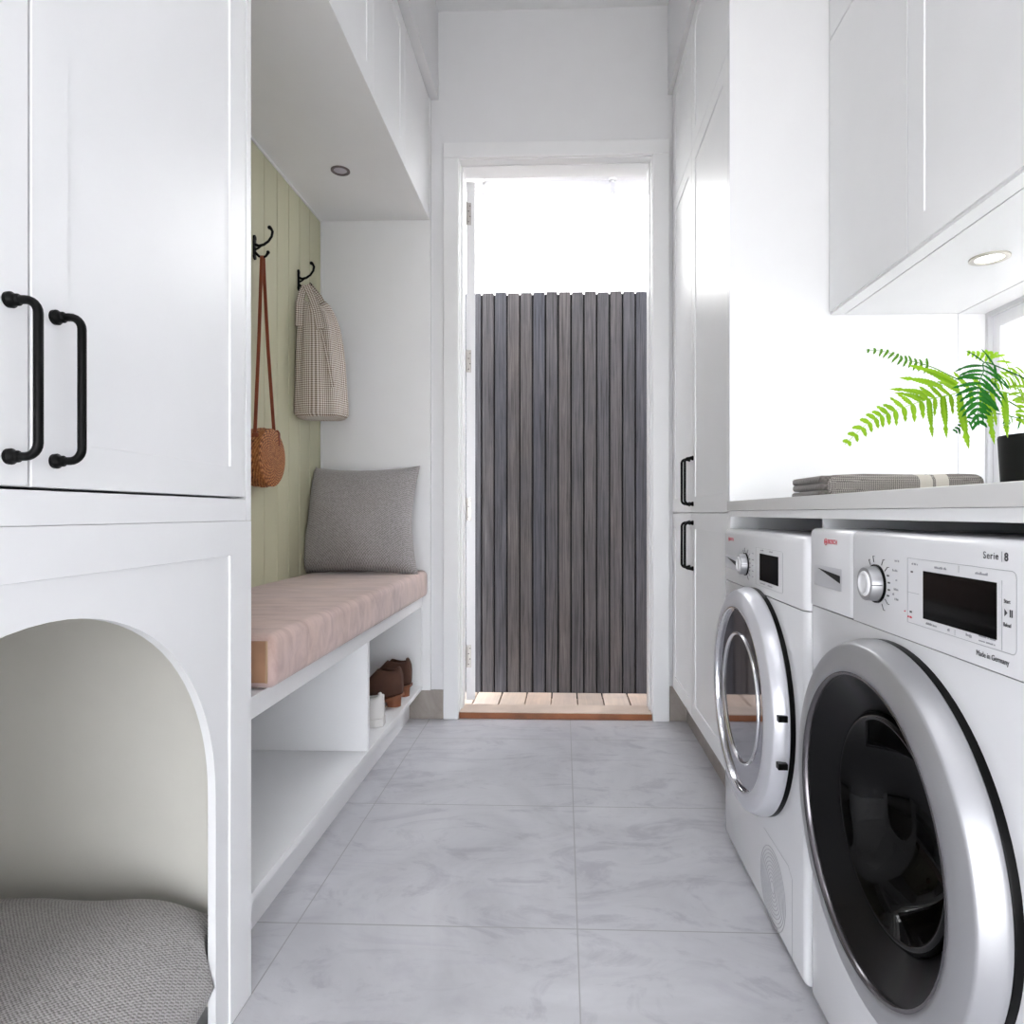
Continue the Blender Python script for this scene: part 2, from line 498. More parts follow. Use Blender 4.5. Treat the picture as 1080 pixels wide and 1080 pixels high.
struct('wall_rear', bm, M['wall'])  # unseen wall; low wide opening added to bring in daylight from behind
# door frame lining, stops and architrave
bm = B()
box(bm, dl - .018, dl, 2.745, 2.905, .03, dh); box(bm, dr, dr + .018, 2.745, 2.905, .03, dh)
box(bm, dl - .018, dr + .018, 2.745, 2.905, dh, dh + .018)
box(bm, dl, dl + .006, 2.79, 2.86, .03, dh); box(bm, dr - .006, dr, 2.79, 2.86, .03, dh); box(bm, dl, dr, 2.79, 2.86, dh - .006, dh)
struct('door_2', bm, M['trim'], bevel=.001)
bm = B()
w = .064
for a, b in ((dl - w - .004, dl - .004), (dr + .004, dr + w + .01)):
    box(bm, a, b, 2.732, 2.75, 0, dh + .004, .003)
box(bm, dl - w - .004, dr + w + .01, 2.732, 2.75, dh + .004, dh + w + .004, .003)
struct('trim_1', bm, M['trim'])
# skirting tiles
bm = B(); box(bm, -.70, dl - w - .005, 2.738, 2.75, 0, .122, .001); struct('baseboard_far_left', bm, M['stone'])
bm = B(); box(bm, dr + w + .011, .519, 2.738, 2.75, 0, .146, .001); struct('baseboard_far_right', bm, M['stone'])
# bulkheads above the cupboards
bm = B(); box(bm, -1.05, -.535, 1.0, 2.75, 2.652, CZ); struct('trim_2', bm, M['wall'])
bm = B(); box(bm, .443, 1.08, 1.0, 2.75, 2.652, CZ); struct('trim_3', bm, M['wall'])
bm = B(); box(bm, -1.05, -.535, YB, 1.0, 2.652, CZ); struct('trim_4', bm, M['wall'])
bm = B(); box(bm, .70, 1.08, YB, 1.0, 2.652, CZ); struct('trim_5', bm, M['wall'])
# timber threshold
bm = B(); box(bm, dl - .002, dr + .002, 2.746, 2.86, .0, .026, .002); sl = struct('door_sill', bm, M['sill'])
bm = B(); box(bm, dl - .002, dr + .002, 2.7465, 2.86, .026, .030, .001); obj('sill_top', bm, M['sill_top'], sl)

# open door leaf, folded out to the left
ang = math.radians(8.6)
dth = struct('door_1', box(B(), dl + .005, dl + .0455, 2.902, 3.68, .035, dh - .012, .001), M['trim'], loc=(dl + .005, 2.902, 0))
for z in (.232, .897, 1.566, 2.232):
    bm = B(); box(bm, dl + .008, dl + .027, 2.899, 2.902, z - .05, z + .05, .0005)
    tube(bm, [(dl + .007, 2.8975, z - .05), (dl + .007, 2.8975, z + .05)], .0045, 10)
    h = obj('hinge', bm, M['steel'], dth)
    bm = B()
    for dz in (-.036, -.012, .012, .036):
        lathe(bm, (dl + .018 + (.004 if dz in (-.012, .036) else -.003), 2.899, z + dz), [(0, .0028), (-.001, .0024), (-.001, 0)], 10, 'y')
    obj('screw_heads', bm, M['darkchrome'], h)
dth.rotation_euler = (0, 0, ang)
bm = B(); box(bm, dr - .0025, dr, 2.845, 2.87, .64, .75, .0005); tag(struct('strike_plate', bm, M['black']), 'black strike plate on the right door jamb', 'strike plate')
bpy.data.objects['strike_plate'].pop('kind', None)

# window over the counter
bm = B()
wx0, wx1 = 1.165, 1.215
box(bm, wx0, wx1, yZ - .04, yZ, zA, zZ); box(bm, wx0, wx1, yA, yA + .04, zA, zZ)
box(bm, wx0, wx1, yA + .0401, yZ - .0401, zA, zA + .04); box(bm, wx0, wx1, yA + .0401, yZ - .0401, zZ - .045, zZ); box(bm, wx0, wx1, 1.05, 1.09, zA + .0401, zZ - .0451)
wf = struct('window_1', bm, M['upvc'], bevel=.002)
bm = B(); box(bm, wx0 - .013, wx0, yZ - .012, yZ, zA, zZ - .012); box(bm, wx0 - .013, wx0, yA, yZ, zZ - .0121, zZ); obj('rebate_shade', bm, M['rebate_shade'], wf)  # grey strips standing in for the frame rebate in shadow
bm = B(); box(bm, wx0 + .02, wx0 + .026, yA + .03, yZ - .03, zA + .03, zZ - .03); obj('window_pane', bm, M['glass'], wf)

# ------------------------------------------------------------------ outside
bm = B(); box(bm, -8, 8, -9, 9, -.5, -.35); struct('ground', bm, M['grass'])
bm = B()
x = -.497 - .144 * 8
while x < 1.9:
    box(bm, x + .0035, x + .1405, 2.905, 3.748, -.19, -.165, .002); x += .144
box(bm, -1.6, 1.8, 2.91, 3.72, -.33, -.191)
struct('deck', bm, M['deck'], loc=(0, 2.9, -.35))
fe = thing('timber_fence', 'tall weathered grey vertical board fence outside the open doorway', 'fence', (0, 3.75, -.35))
bm = B(); x = -.476 - .0745 * 12
while x < 1.6:
    box(bm, x + .0046, x + .0699, 3.75, 3.772, -.168, 2.165 + random.uniform(-.003, .003), .0015); x += .0745
obj('board_panel', bm, M['fence'], fe)
obj('gap_shade_sheet', box(B(), -1.38, 1.63, 3.7722, 3.777, -.349, 2.158), M['gap_shade'], fe)  # added sheet, its black stands in for shade in the board gaps
for z in (.15, 1.0, 1.85):
    obj('rail', box(B(), -1.4, 1.65, 3.7772, 3.81, z - .045, z + .045), M['dark'], fe)
for xx in (-1.38, .2, 1.6):
    obj('post', box(B(), xx - .045, xx + .045, 3.811, 3.9, -.35, 2.1), M['dark'], fe)
nb = thing('neighbouring_house', 'sunlit white weatherboard house wall beyond the grey fence', 'house', (0, 7, -.35))
obj('wall', box(B(), -6, 7, 6.5, 6.7, -.35, 4.6), M['siding'], nb)
obj('fascia', box(B(), -6.1, 7.1, 6.42, 6.5, 4.5, 4.7), M['trim'], nb)
poly = B(); poly_prism(poly, [(6.3, 4.7), (8.2, 5.6), (8.2, 5.5), (6.3, 4.62)], 'x', -6.2, 7.2); obj('roof', poly, M['recess'], nb)
bm = B(); box(bm, -3, 3, 2.9, 3.36, 2.60, 2.66); box(bm, -3, 3, 3.34, 3.38, 2.57, 2.80); struct('soffit', bm, M['soffit'])
# unseen house roof, its rear overhang added to block the sun
bm = B(); box(bm, -1.6, 1.6, -4.6, 3.38, 3.14, 3.24); struct('roof_slab', bm, M['soffit'])
sp_lab = ['small white spotlight under the eave, at the left near the open door edge', 'small white spotlight under the eave, right of the doorway centre']
def spot(xx, i):
    t = thing('outdoor_spotlight', sp_lab[i], 'outdoor light', (xx, 3.33, 2.60), 'spotlights under the eave')
    bm = B(); lathe(bm, (xx, 3.33, 2.60), [(0, 0), (0, .022), (-.008, .022), (-.008, .007), (-.03, .007), (-.03, 0)], 16, 'z'); obj('mount', bm, M['trim'], t, smooth=True)
    bm = B(); lathe(bm, (xx, 3.33, 2.575), [(0, 0), (0, .017), (-.045, .019), (-.045, 0)], 16, 'z'); obj('lamp_head', bm, M['silverw'], t, smooth=True)
    bm = B(); lathe(bm, (xx, 3.33, 2.5297), [(0, .016), (-.006, .013), (-.009, 0)], 16, 'z'); obj('lens', bm, M['recess'], t, smooth=True)
spot(-.425, 0); spot(.255, 1)
# made-up wall outside the side window, sized to cut the sky light
bm = B(); box(bm, 2.3, 2.45, -6, 6, -.35, 3.3); o = obj('sky_block_wall', bm, M['wall']); o['kind'] = 'structure'

# ------------------------------------------------------------------ left tall cupboard over the pet nook
LX = -.57
tc_ = thing('tall_cupboard', 'white panelled cupboard with two black-handled doors above the pet nook', 'cupboard', (-.8, .68, .866))
bm = B(); box(bm, -1.05, LX - .021, .205, 1.142, .908, 2.65); obj('carcass', bm, M['cab'], tc_)
bm = B(); box(bm, -1.05, LX, 1.1425, 1.16, .866, 2.65, .001); obj('side_panel', bm, M['cab'], tc_)
bm = B(); box(bm, -1.05, LX, .205, 1.142, .866, .9045, .001); obj('shelf_rail', bm, M['cab'], tc_)
for y0, y1, hy in ((.6720, 1.139, .7035), (.22, .6690, .6435)):
    d = obj('door', shaker(B(), LX, 1, y0, y1, .908, 2.63, .052), M['cab'], tc_)
    handle(LX, 1, hy, .938, 1.099, d)
pn = thing('pet_nook', 'white arched pet nook cabinet built under the tall cupboard', 'cabinet', (-.8, .68, 0))
def arch_panel():
    bm = B(); yc, r, zc = .699, .346, .412
    x0, x1 = LX, LX - .016
    n = 40; dep = .003
    A = [(yc + r, .0)] + [(yc + r * math.cos(PI * i / n), zc + r * math.sin(PI * i / n)) for i in range(n + 1)] + [(yc - r, 0)]
    Oy0, Oy1, ztop = .21, 1.16, .8655
    iy0, iy1, iz = .284, 1.086, .806
    # front face in strips: outer frame at x0, inner field at x0-dep around the arch
    def fstrip(pts_in, pts_out, x_in, x_out):
        a = [bm.verts.new((x_in, *p)) for p in pts_in]; b = [bm.verts.new((x_out, *p)) for p in pts_out]
        for i in range(len(a) - 1): bm.faces.new((a[i], a[i + 1], b[i + 1], b[i]))
        return a, b
    def proj(p, y0, y1, zt):
        # project radially from arch centre to rectangle
        dy, dz = p[0] - yc, max(p[1] - zc, 0)
        if p[1] < zc: return (y1 if dy > 0 else y0, p[1])
        ts = []
        if dy > 1e-6: ts.append((y1 - yc) / dy)
        if dy < -1e-6: ts.append((y0 - yc) / dy)
        if dz > 1e-6: ts.append((zt - zc) / dz)
        t = min(ts); return (yc + dy * t, zc + dz * t)
    # include rectangle corners by inserting arch points whose rays hit them
    angs = [PI * i / n for i in range(n + 1)]
    for (cy, cz) in ((iy1, iz), (iy0, iz), (Oy1, ztop), (Oy0, ztop)):
        angs.append(math.atan2(cz - zc, cy - yc))
    angs = sorted(set(angs))
    A = [(yc + r, 0)] + [(yc + r * math.cos(t), zc + r * math.sin(t)) for t in angs] + [(yc - r, 0)]
    I = [proj(p, iy0, iy1, iz) for p in A]; O = [proj(p, Oy0, Oy1, ztop) for p in A]
    fstrip(A, I, x0 - dep, x0 - dep)
    I2 = [proj(p, iy0 - .0008, iy1 + .0008, iz + .0008) for p in A]
    fstrip(I, I2, x0 - dep, x0); fstrip(I2, O, x0, x0)
    fstrip(A, A, x0 - dep, x1); fstrip(A, O, x1, x1); fstrip(O, O, x0, x1)
    bmesh.ops.remove_doubles(bm, verts=bm.verts, dist=1e-5)
    return bm
obj('arched_front', arch_panel(), M['cab'], pn)
bm = B()
box(bm, -1.05, LX - .017, 1.142, 1.16, 0, .864); box(bm, -1.05, LX - .017, .21, .228, 0, .864)
box(bm, -1.05, LX - .017, .228, 1.142, .846, .864); obj('carcass', bm, M['cab'], pn)
bm = B()
box(bm, -1.049, -1.035, .229, 1.141, .0, .845); box(bm, -1.035, LX - .018, 1.128, 1.141, 0, .845); box(bm, -1.035, LX - .018, .229, .242, 0, .845)
box(bm, -1.035, LX - .018, .243, 1.127, .83, .845)
obj('lining', bm, M['nook'], pn)

# ------------------------------------------------------------------ soft cushions
def pillow_mesh(w, h, t, n=28, pinch=.06, px=2.6, wr=.004, seed=0):
    rnd = random.Random(seed); bm = B(); ph = [rnd.uniform(0, 6) for _ in range(6)]
    top, bot = {}, {}
    for i in range(n + 1):
        for j in range(n + 1):
            a = -1 + 2 * i / n; b = -1 + 2 * j / n
            x = a * (1 - pinch * (1 - b * b)); y = b * (1 - pinch * (1 - a * a))
            f = max(0, (1 - abs(a) ** px) * (1 - abs(b) ** px)) ** .5
            wv = wr * f * (math.sin(5 * a + ph[0]) * math.sin(4 * b + ph[1]) + .6 * math.sin(9 * a * b + ph[2]))
            crease = .0
            top[i, j] = bm.verts.new((x * w / 2, y * h / 2, f * t / 2 + wv + .0015))
            bot[i, j] = bm.verts.new((x * w / 2, y * h / 2, -f * t / 2 + wv * .4 - .0015))
    for i in range(n):
        for j in range(n):
            bm.faces.new((top[i, j], top[i + 1, j], top[i + 1, j + 1], top[i, j + 1]))
            bm.faces.new((bot[i, j], bot[i, j + 1], bot[i + 1, j + 1], bot[i + 1, j]))
    e = [(i, 0) for i in range(n)] + [(n, j) for j in range(n)] + [(i, n) for i in range(n, 0, -1)] + [(0, j) for j in range(n, 0, -1)]
    for k in range(len(e)):
        p, q = e[k], e[(k + 1) % len(e)]
        bm.faces.new((top[p], bot[p], bot[q], top[q]))
    return bm

def xf(bm, mat):
    bmesh.ops.transform(bm, matrix=mat, verts=bm.verts); return bm

# scatter cushion leaning in the corner of the bench
bm = pillow_mesh(.485, .455, .19, pinch=.085, px=2.0, wr=.005, seed=3)
mat = Matrix.Translation((-.835, 2.605, .852)) @ Matrix.Rotation(math.radians(-3), 4, 'Z') @ Matrix.Rotation(math.radians(77), 4, 'X')
xf(bm, mat)
for v in bm.verts:
    if v.co.x < -1.030: v.co.x = -1.030 - (v.co.x + 1.030) * -.1
    v.co.z = max(v.co.z, .637)
    v.co.y = min(v.co.y, 2.727)
    k = max(0, (.852 - v.co.z) / .215)
    v.co.x += (v.co.x + .835) * .08 * k
    v.co.x = max(v.co.x, -1.034)
sc = obj('scatter_cushion', bm, M['pillow'], None, smooth='all'); tag(sc, 'grey woven square scatter cushion leaning in the far corner of the bench', 'cushion')
# pet bed
bm = pillow_mesh(.92, .475, .34, pinch=.015, px=4.2, wr=.0035, seed=5)
for v in bm.verts:
    if v.co.z < 0: v.co.z *= .55
mat = Matrix.Translation((-.81, .69, .100)) @ Matrix.Rotation(PI / 2, 4, 'Z')
xf(bm, mat)
for v in bm.verts:
    v.co.z = max(v.co.z, .004); v.co.y = min(max(v.co.y, .248), 1.122); v.co.x = max(v.co.x, -1.03)
    if v.co.x > LX - .022: v.co.y = min(max(v.co.y, .36), 1.040)
    v.co.x = min(v.co.x, LX + .004)
pb = obj('pet_bed', bm, M['petfab'], None, smooth='all'); tag(pb, 'plump grey basket-weave pet cushion lying inside the arched nook', 'pet bed')

# ------------------------------------------------------------------ bench, niche and overhead cupboards
bn = thing('bench', 'white built-in bench with open shoe shelf below the pink seat cushion', 'bench', (-.82, 1.95, 0))
bm = B(); box(bm, -1.05, -.6, 1.162, 2.729, .482, .525, .001); obj('bench_top', bm, M['cab'], bn)
bm = B(); box(bm, -1.03, -.6, 1.18, 2.712, .128, .146, .0008); obj('shelf', bm, M['cab'], bn)
bm = B(); box(bm, -.68, -.658, 1.162, 2.737, 0, .1275); obj('kickboard', bm, M['cab'], bn)
bm = B(); box(bm, -1.05, -1.03, 1.18, 2.712, .128, .4815); obj('back_panel', bm, M['cab'], bn)
bm = B(); box(bm, -1.03, -.601, 1.963, 1.983, .1465, .4815, .0008); obj('divider', bm, M['cab'], bn)
bm = B(); box(bm, -1.05, -.6, 2.7125, 2.729, .128, .4815, .0008); obj('end_panel', bm, M['cab'], bn)
bm = B(); box(bm, -1.05, -.6, 1.162, 1.1795, .0, .4815, .0008); obj('end_panel', bm, M['cab'], bn)
# seat cushion
cu = thing('bench_cushion', 'long dusty pink velvet seat cushion on the white bench', 'cushion', (-.82, 1.95, .525))
bm = B(); box(bm, -1.036, -.575, 1.265, 2.728, .526, .637, .022, 5)
obj('cover', bm, M['pink'], cu, smooth=True)
bm = B(); box(bm, -1.02, -.592, 1.2635, 1.27, .541, .624, .001); obj('end_gusset', bm, M['tanfab'], cu)
bm = B(); tube(bm, [(-.5905, 1.2645, .541), (-.5905, 1.2645, .624)], .0025, 8); obj('piping', bm, M['tan'], cu, smooth=True)

oh = thing('overhead_cupboards', 'row of white overhead cupboards above the bench niche', 'cupboard', (-.8, 1.95, 2.13))
bm = B(); box(bm, -1.05, LX - .021, 1.162, 2.729, 2.150, 2.65); obj('carcass', bm, M['cab'], oh)
bm = B(); poly_prism(bm, [(1.162, 2.129), (1.162, 2.149), (2.7295, 2.149), (2.7295, 2.129)], 'x', -1.05, LX - .001); obj('underside_panel', bm, M['cab'], oh)
bm = B(); box(bm, -1.05, -.566, 2.730, 2.749, .124, 2.65, .0008); struct('trim_9', bm, M['cab'])
for y0, y1 in ((1.164, 1.54), (1.543, 1.918), (1.922, 2.303)):
    obj('door', shaker(B(), LX, 1, y0, y1, 2.133, 2.642, .06, .0035), M['cab'], oh)
bm = B(); box(bm, LX - .02, LX, 2.306, 2.7295, 2.133, 2.642, .001); obj('filler_panel', bm, M['cab'], oh)
# niche beads
bm = B(); box(bm, -1.0375, -1.030, 1.2, 2.729, 2.121, 2.1285, .001); struct('trim_6', bm, M['trim'])
bm = B(); box(bm, -1.0375, -1.030, 2.7215, 2.729, .64, 2.1205, .001); struct('trim_7', bm, M['trim'])

def downlight(name, lab, c, r, ring, lens, lit):
    t = thing(name, lab, 'light', c)
    bm = B(); lathe(bm, c, [(0, r), (-.003, r), (-.0045, r * .93), (-.0035, r * .72), (-.0012, r * .68), (0, r * .68)], 40, 'z'); obj('trim_ring', bm, ring, t, smooth=True)
    bm = B(); lathe(bm, c, [(-.001, r * .7), (-.0022, r * .5), (-.0025, 0)], 40, 'z'); obj('lens', bm, lens, t, smooth=True)
    return t
downlight('recessed_downlight', 'small dark-rimmed recessed downlight in the underside above the bench', (-.812, 2.325, 2.129), .034, M['ringd'], M['lens'], 0)

# hooks
def hook(y, z, lab):
    t = thing('coat_hook', lab, 'coat hook', (-1.037, y, z), 'black double coat hooks')
    bm = B(); box(bm, -1.0374, -1.032, y - .008, y + .008, z - .034, z + .026, .002)
    lathe(bm, (-1.0365, y, z + .028), [(0, 0), (0, .010), (.004, .0095), (.006, 0)], 14); lathe(bm, (-1.0365, y, z - .036), [(0, 0), (0, .010), (.004, .0095), (.006, 0)], 14)
    obj('back_plate', bm, M['black'], t, smooth=True)
    bm = B()
    pts = [(-1.034, y, z + .006), (-1.020, y, z + .001), (-1.004, y, z + .005), (-.988, y, z + .016), (-.977, y, z + .032), (-.974, y, z + .048), (-.980, y, z + .060), (-.985, y, z + .062)]
    tube(bm, pts, [.0055, .005, .0045, .004, .004, .0045, .005, .004], 10)
    bmesh.ops.create_uvsphere(bm, u_segments=12, v_segments=8, radius=.0068, matrix=Matrix.Translation((-.984, y, z + .062)))
    tube(bm, [(-1.034, y, z - .012), (-1.022, y, z - .006), (-1.012, y, z + .002)], .0035, 8)
    obj('upper_prong', bm, M['black'], t, smooth=True)
    bm = B()
    pts = [(-1.034, y, z - .020), (-1.020, y, z - .034), (-1.008, y, z - .038), (-.997, y, z - .034), (-.990, y, z - .024)]
    tube(bm, pts, [.005, .0042, .004, .004, .0045], 10)
    bmesh.ops.create_uvsphere(bm, u_segments=12, v_segments=8, radius=.006, matrix=Matrix.Translation((-.989, y, z - .021)))
    obj('lower_prong', bm, M['black'], t, smooth=True)
hook(2.13, 1.775, 'black metal coat hook on the green panelling holding the round rattan bag')
hook(2.49, 1.795, 'black metal coat hook near the niche corner holding the gingham tote bag')

# rattan bag
rb = thing('rattan_bag', 'round tan rattan shoulder bag hanging by a leather strap beside the cupboard', 'bag', (-1.0, 2.13, 1.065))
c = (-1.0033, 2.13, 1.065)
R = .097
bm = B(); lathe(bm, c, [(-.034, 0), (-.034, R * .94), (-.030, R), (.028, R), (.032, R * .95), (.034, R * .9), (.037, R * .5), (.037, 0)], 56); obj('bag_body', bm, M['rattan'], rb, smooth=True)
bm = B()
for dx in (-.006, .004):
    tube(bm, [(c[0] + dx, c[1] + (R + .001) * math.cos(t), c[2] + (R + .001) * math.sin(t)) for t in [2 * PI * k / 48 for k in range(49)]], .0022, 6)
obj('rim_binding', bm, M['rattan'], rb, smooth=True)
def strap(pts, w, th, m, parent, name, wdir=(0, 1, 0)):
    bm = B(); wd = Vector(wdir); pts = [Vector(p) for p in pts]; prev = None
    for i, p in enumerate(pts):
        d = (pts[min(i + 1, len(pts) - 1)] - pts[max(i - 1, 0)]).normalized()
        s = (wd - d * wd.dot(d)).normalized(); n = d.cross(s)
        ring = [bm.verts.new(p + s * a * w / 2 + n * b * th / 2) for a, b in ((-1, -1), (1, -1), (1, 1), (-1, 1))]
        if prev:
            for k in range(4): bm.faces.new((prev[k], prev[(k + 1) % 4], ring[(k + 1) % 4], ring[k]))
        else: bm.faces.new(ring)
        prev = ring
    bm.faces.new(list(reversed(prev)))
    return obj(name, bm, m, parent)
hz = 1.7400
lp = [(-.999, 2.055, 1.115), (-1.0, 2.062, 1.16), (-1.006, 2.10, 1.45), (-1.008, 2.118, 1.65), (-1.008, 2.124, hz - .004), (-1.008, 2.127, hz + .001), (-1.008, 2.133, hz + .001), (-1.008, 2.137, hz - .004), (-1.008, 2.145, 1.65), (-1.006, 2.165, 1.45), (-.999, 2.196, 1.16), (-.992, 2.204, 1.115)]
strap(lp, .011, .003, M['leather'], rb, 'strap', (1, 0, 0))
for yy in (2.058, 2.203):
    bm = B(); box(bm, -1.008, -.988, yy - .004, yy + .004, 1.105, 1.14, .002); obj('strap_tab', bm, M['leather'], rb)
bm = B(); box(bm, -.9685, -.9655, 2.160, 2.172, 1.108, 1.150, .001); tube(bm, [(-.967, 2.166, 1.150), (-.975, 2.170, 1.160), (-.99, 2.178, 1.158)], .0035, 8); obj('closure_tab', bm, M['leather'], rb, smooth=True)

# gingham tote bag
tb = thing('tote_bag', 'cream and taupe gingham cloth tote hanging from the far hook', 'bag', (-.95, 2.49, 1.25))
def tote():
    bm = B(); uvl = bm.loops.layers.uv.new('UVMap')
    prof = [  # z, x centre, half x, y centre, half y
        (1.252, -.945, .060, 2.495, .040), (1.250, -.945, .085, 2.495, .062), (1.262, -.945, .096, 2.495, .072), (1.30, -.944, .094, 2.495, .072),
        (1.38, -.946, .090, 2.495, .068), (1.46, -.948, .086, 2.495, .064), (1.54, -.951, .080, 2.495, .058), (1.60, -.955, .073, 2.495, .052),
        (1.65, -.962, .064, 2.494, .044), (1.685, -.972, .052, 2.492, .036), (1.70, -.980, .045, 2.492, .030)]
    n = 72; rings = []
    for k, (z, xc, hx, yc, hy) in enumerate(prof):
        f = k / (len(prof) - 1); ring = []
        for i in range(n):
            t = 2 * PI * i / n; ct, stt = math.cos(t), math.sin(t)
            e = .72
            fold = 1 + .06 * (.35 + f) * math.sin(7 * t + 2.0 * f) + .05 * f * math.sin(12 * t + 1)
            x = xc + hx * math.copysign(abs(ct) ** e, ct) * fold; y = yc + hy * math.copysign(abs(stt) ** e, stt) * fold
            zz = z + (.012 * math.sin(2 * t + .5) if k > 8 else 0)
            ring.append(bm.verts.new((max(x, -1.0365), y, zz)))
        rings.append(ring)
    per = [.0]
    for k in range(len(rings) - 1):
        for i in range(n):
            f = bm.faces.new((rings[k][i], rings[k][(i + 1) % n], rings[k + 1][(i + 1) % n], rings[k + 1][i]))
            us = (i, i + 1, i + 1, i); vs = (prof[k][0], prof[k][0], prof[k + 1][0], prof[k + 1][0])
            for l, uu, vv in zip(f.loops, us, vs): l[uvl].uv = (uu / n * .60, vv)
    bm.faces.new(list(reversed(rings[0])))
    return bm
obj('bag_body', tote(), M['gingham'], tb, smooth='all', solid=.003)
def gstrap(pts, w, wdir):
    bm = B(); uvl = bm.loops.layers.uv.new('UVMap'); wd = Vector(wdir); P = [Vector(p) for p in pts]; L = []; s = 0
    prev = None
    for i, p in enumerate(P):
        d = (P[min(i + 1, len(P) - 1)] - P[max(i - 1, 0)]).normalized(); sd = (wd - d * wd.dot(d)).normalized()
        if i: s += (p - P[i - 1]).length
        a, b = bm.verts.new(p - sd * w / 2), bm.verts.new(p + sd * w / 2)
        if prev:
            f = bm.faces.new((prev[0], prev[1], b, a))
            for l, uv in zip(f.loops, ((0, prev[2]), (w, prev[2]), (w, s), (0, s))): l[uvl].uv = uv
        prev = (a, b, s)
    return obj('strap', bm, M['gingham'], tb, solid=.003)
hk = (-1.004, 2.49, 1.764)
gstrap([(-1.018, 2.452, 1.60), (-1.016, 2.455, 1.69), (-1.012, 2.468, 1.735), (-1.006, 2.485, 1.766), (-1.003, 2.495, 1.766), (-.99, 2.520, 1.73), (-.975, 2.532, 1.68), (-.965, 2.535, 1.60)], .028, (1, .2, 0))
gstrap([(-.925, 2.428, 1.58), (-.945, 2.440, 1.66), (-.972, 2.458, 1.72), (-1.000, 2.482, 1.769), (-.998, 2.497, 1.769), (-.965, 2.508, 1.73), (-.935, 2.520, 1.67), (-.915, 2.545, 1.60)], .030, (1, .3, .5))
gstrap([(-.880, 2.432, 1.36), (-.895, 2.425, 1.46), (-.912, 2.425, 1.54), (-.93, 2.433, 1.60)], .012, (1, .2, 0))

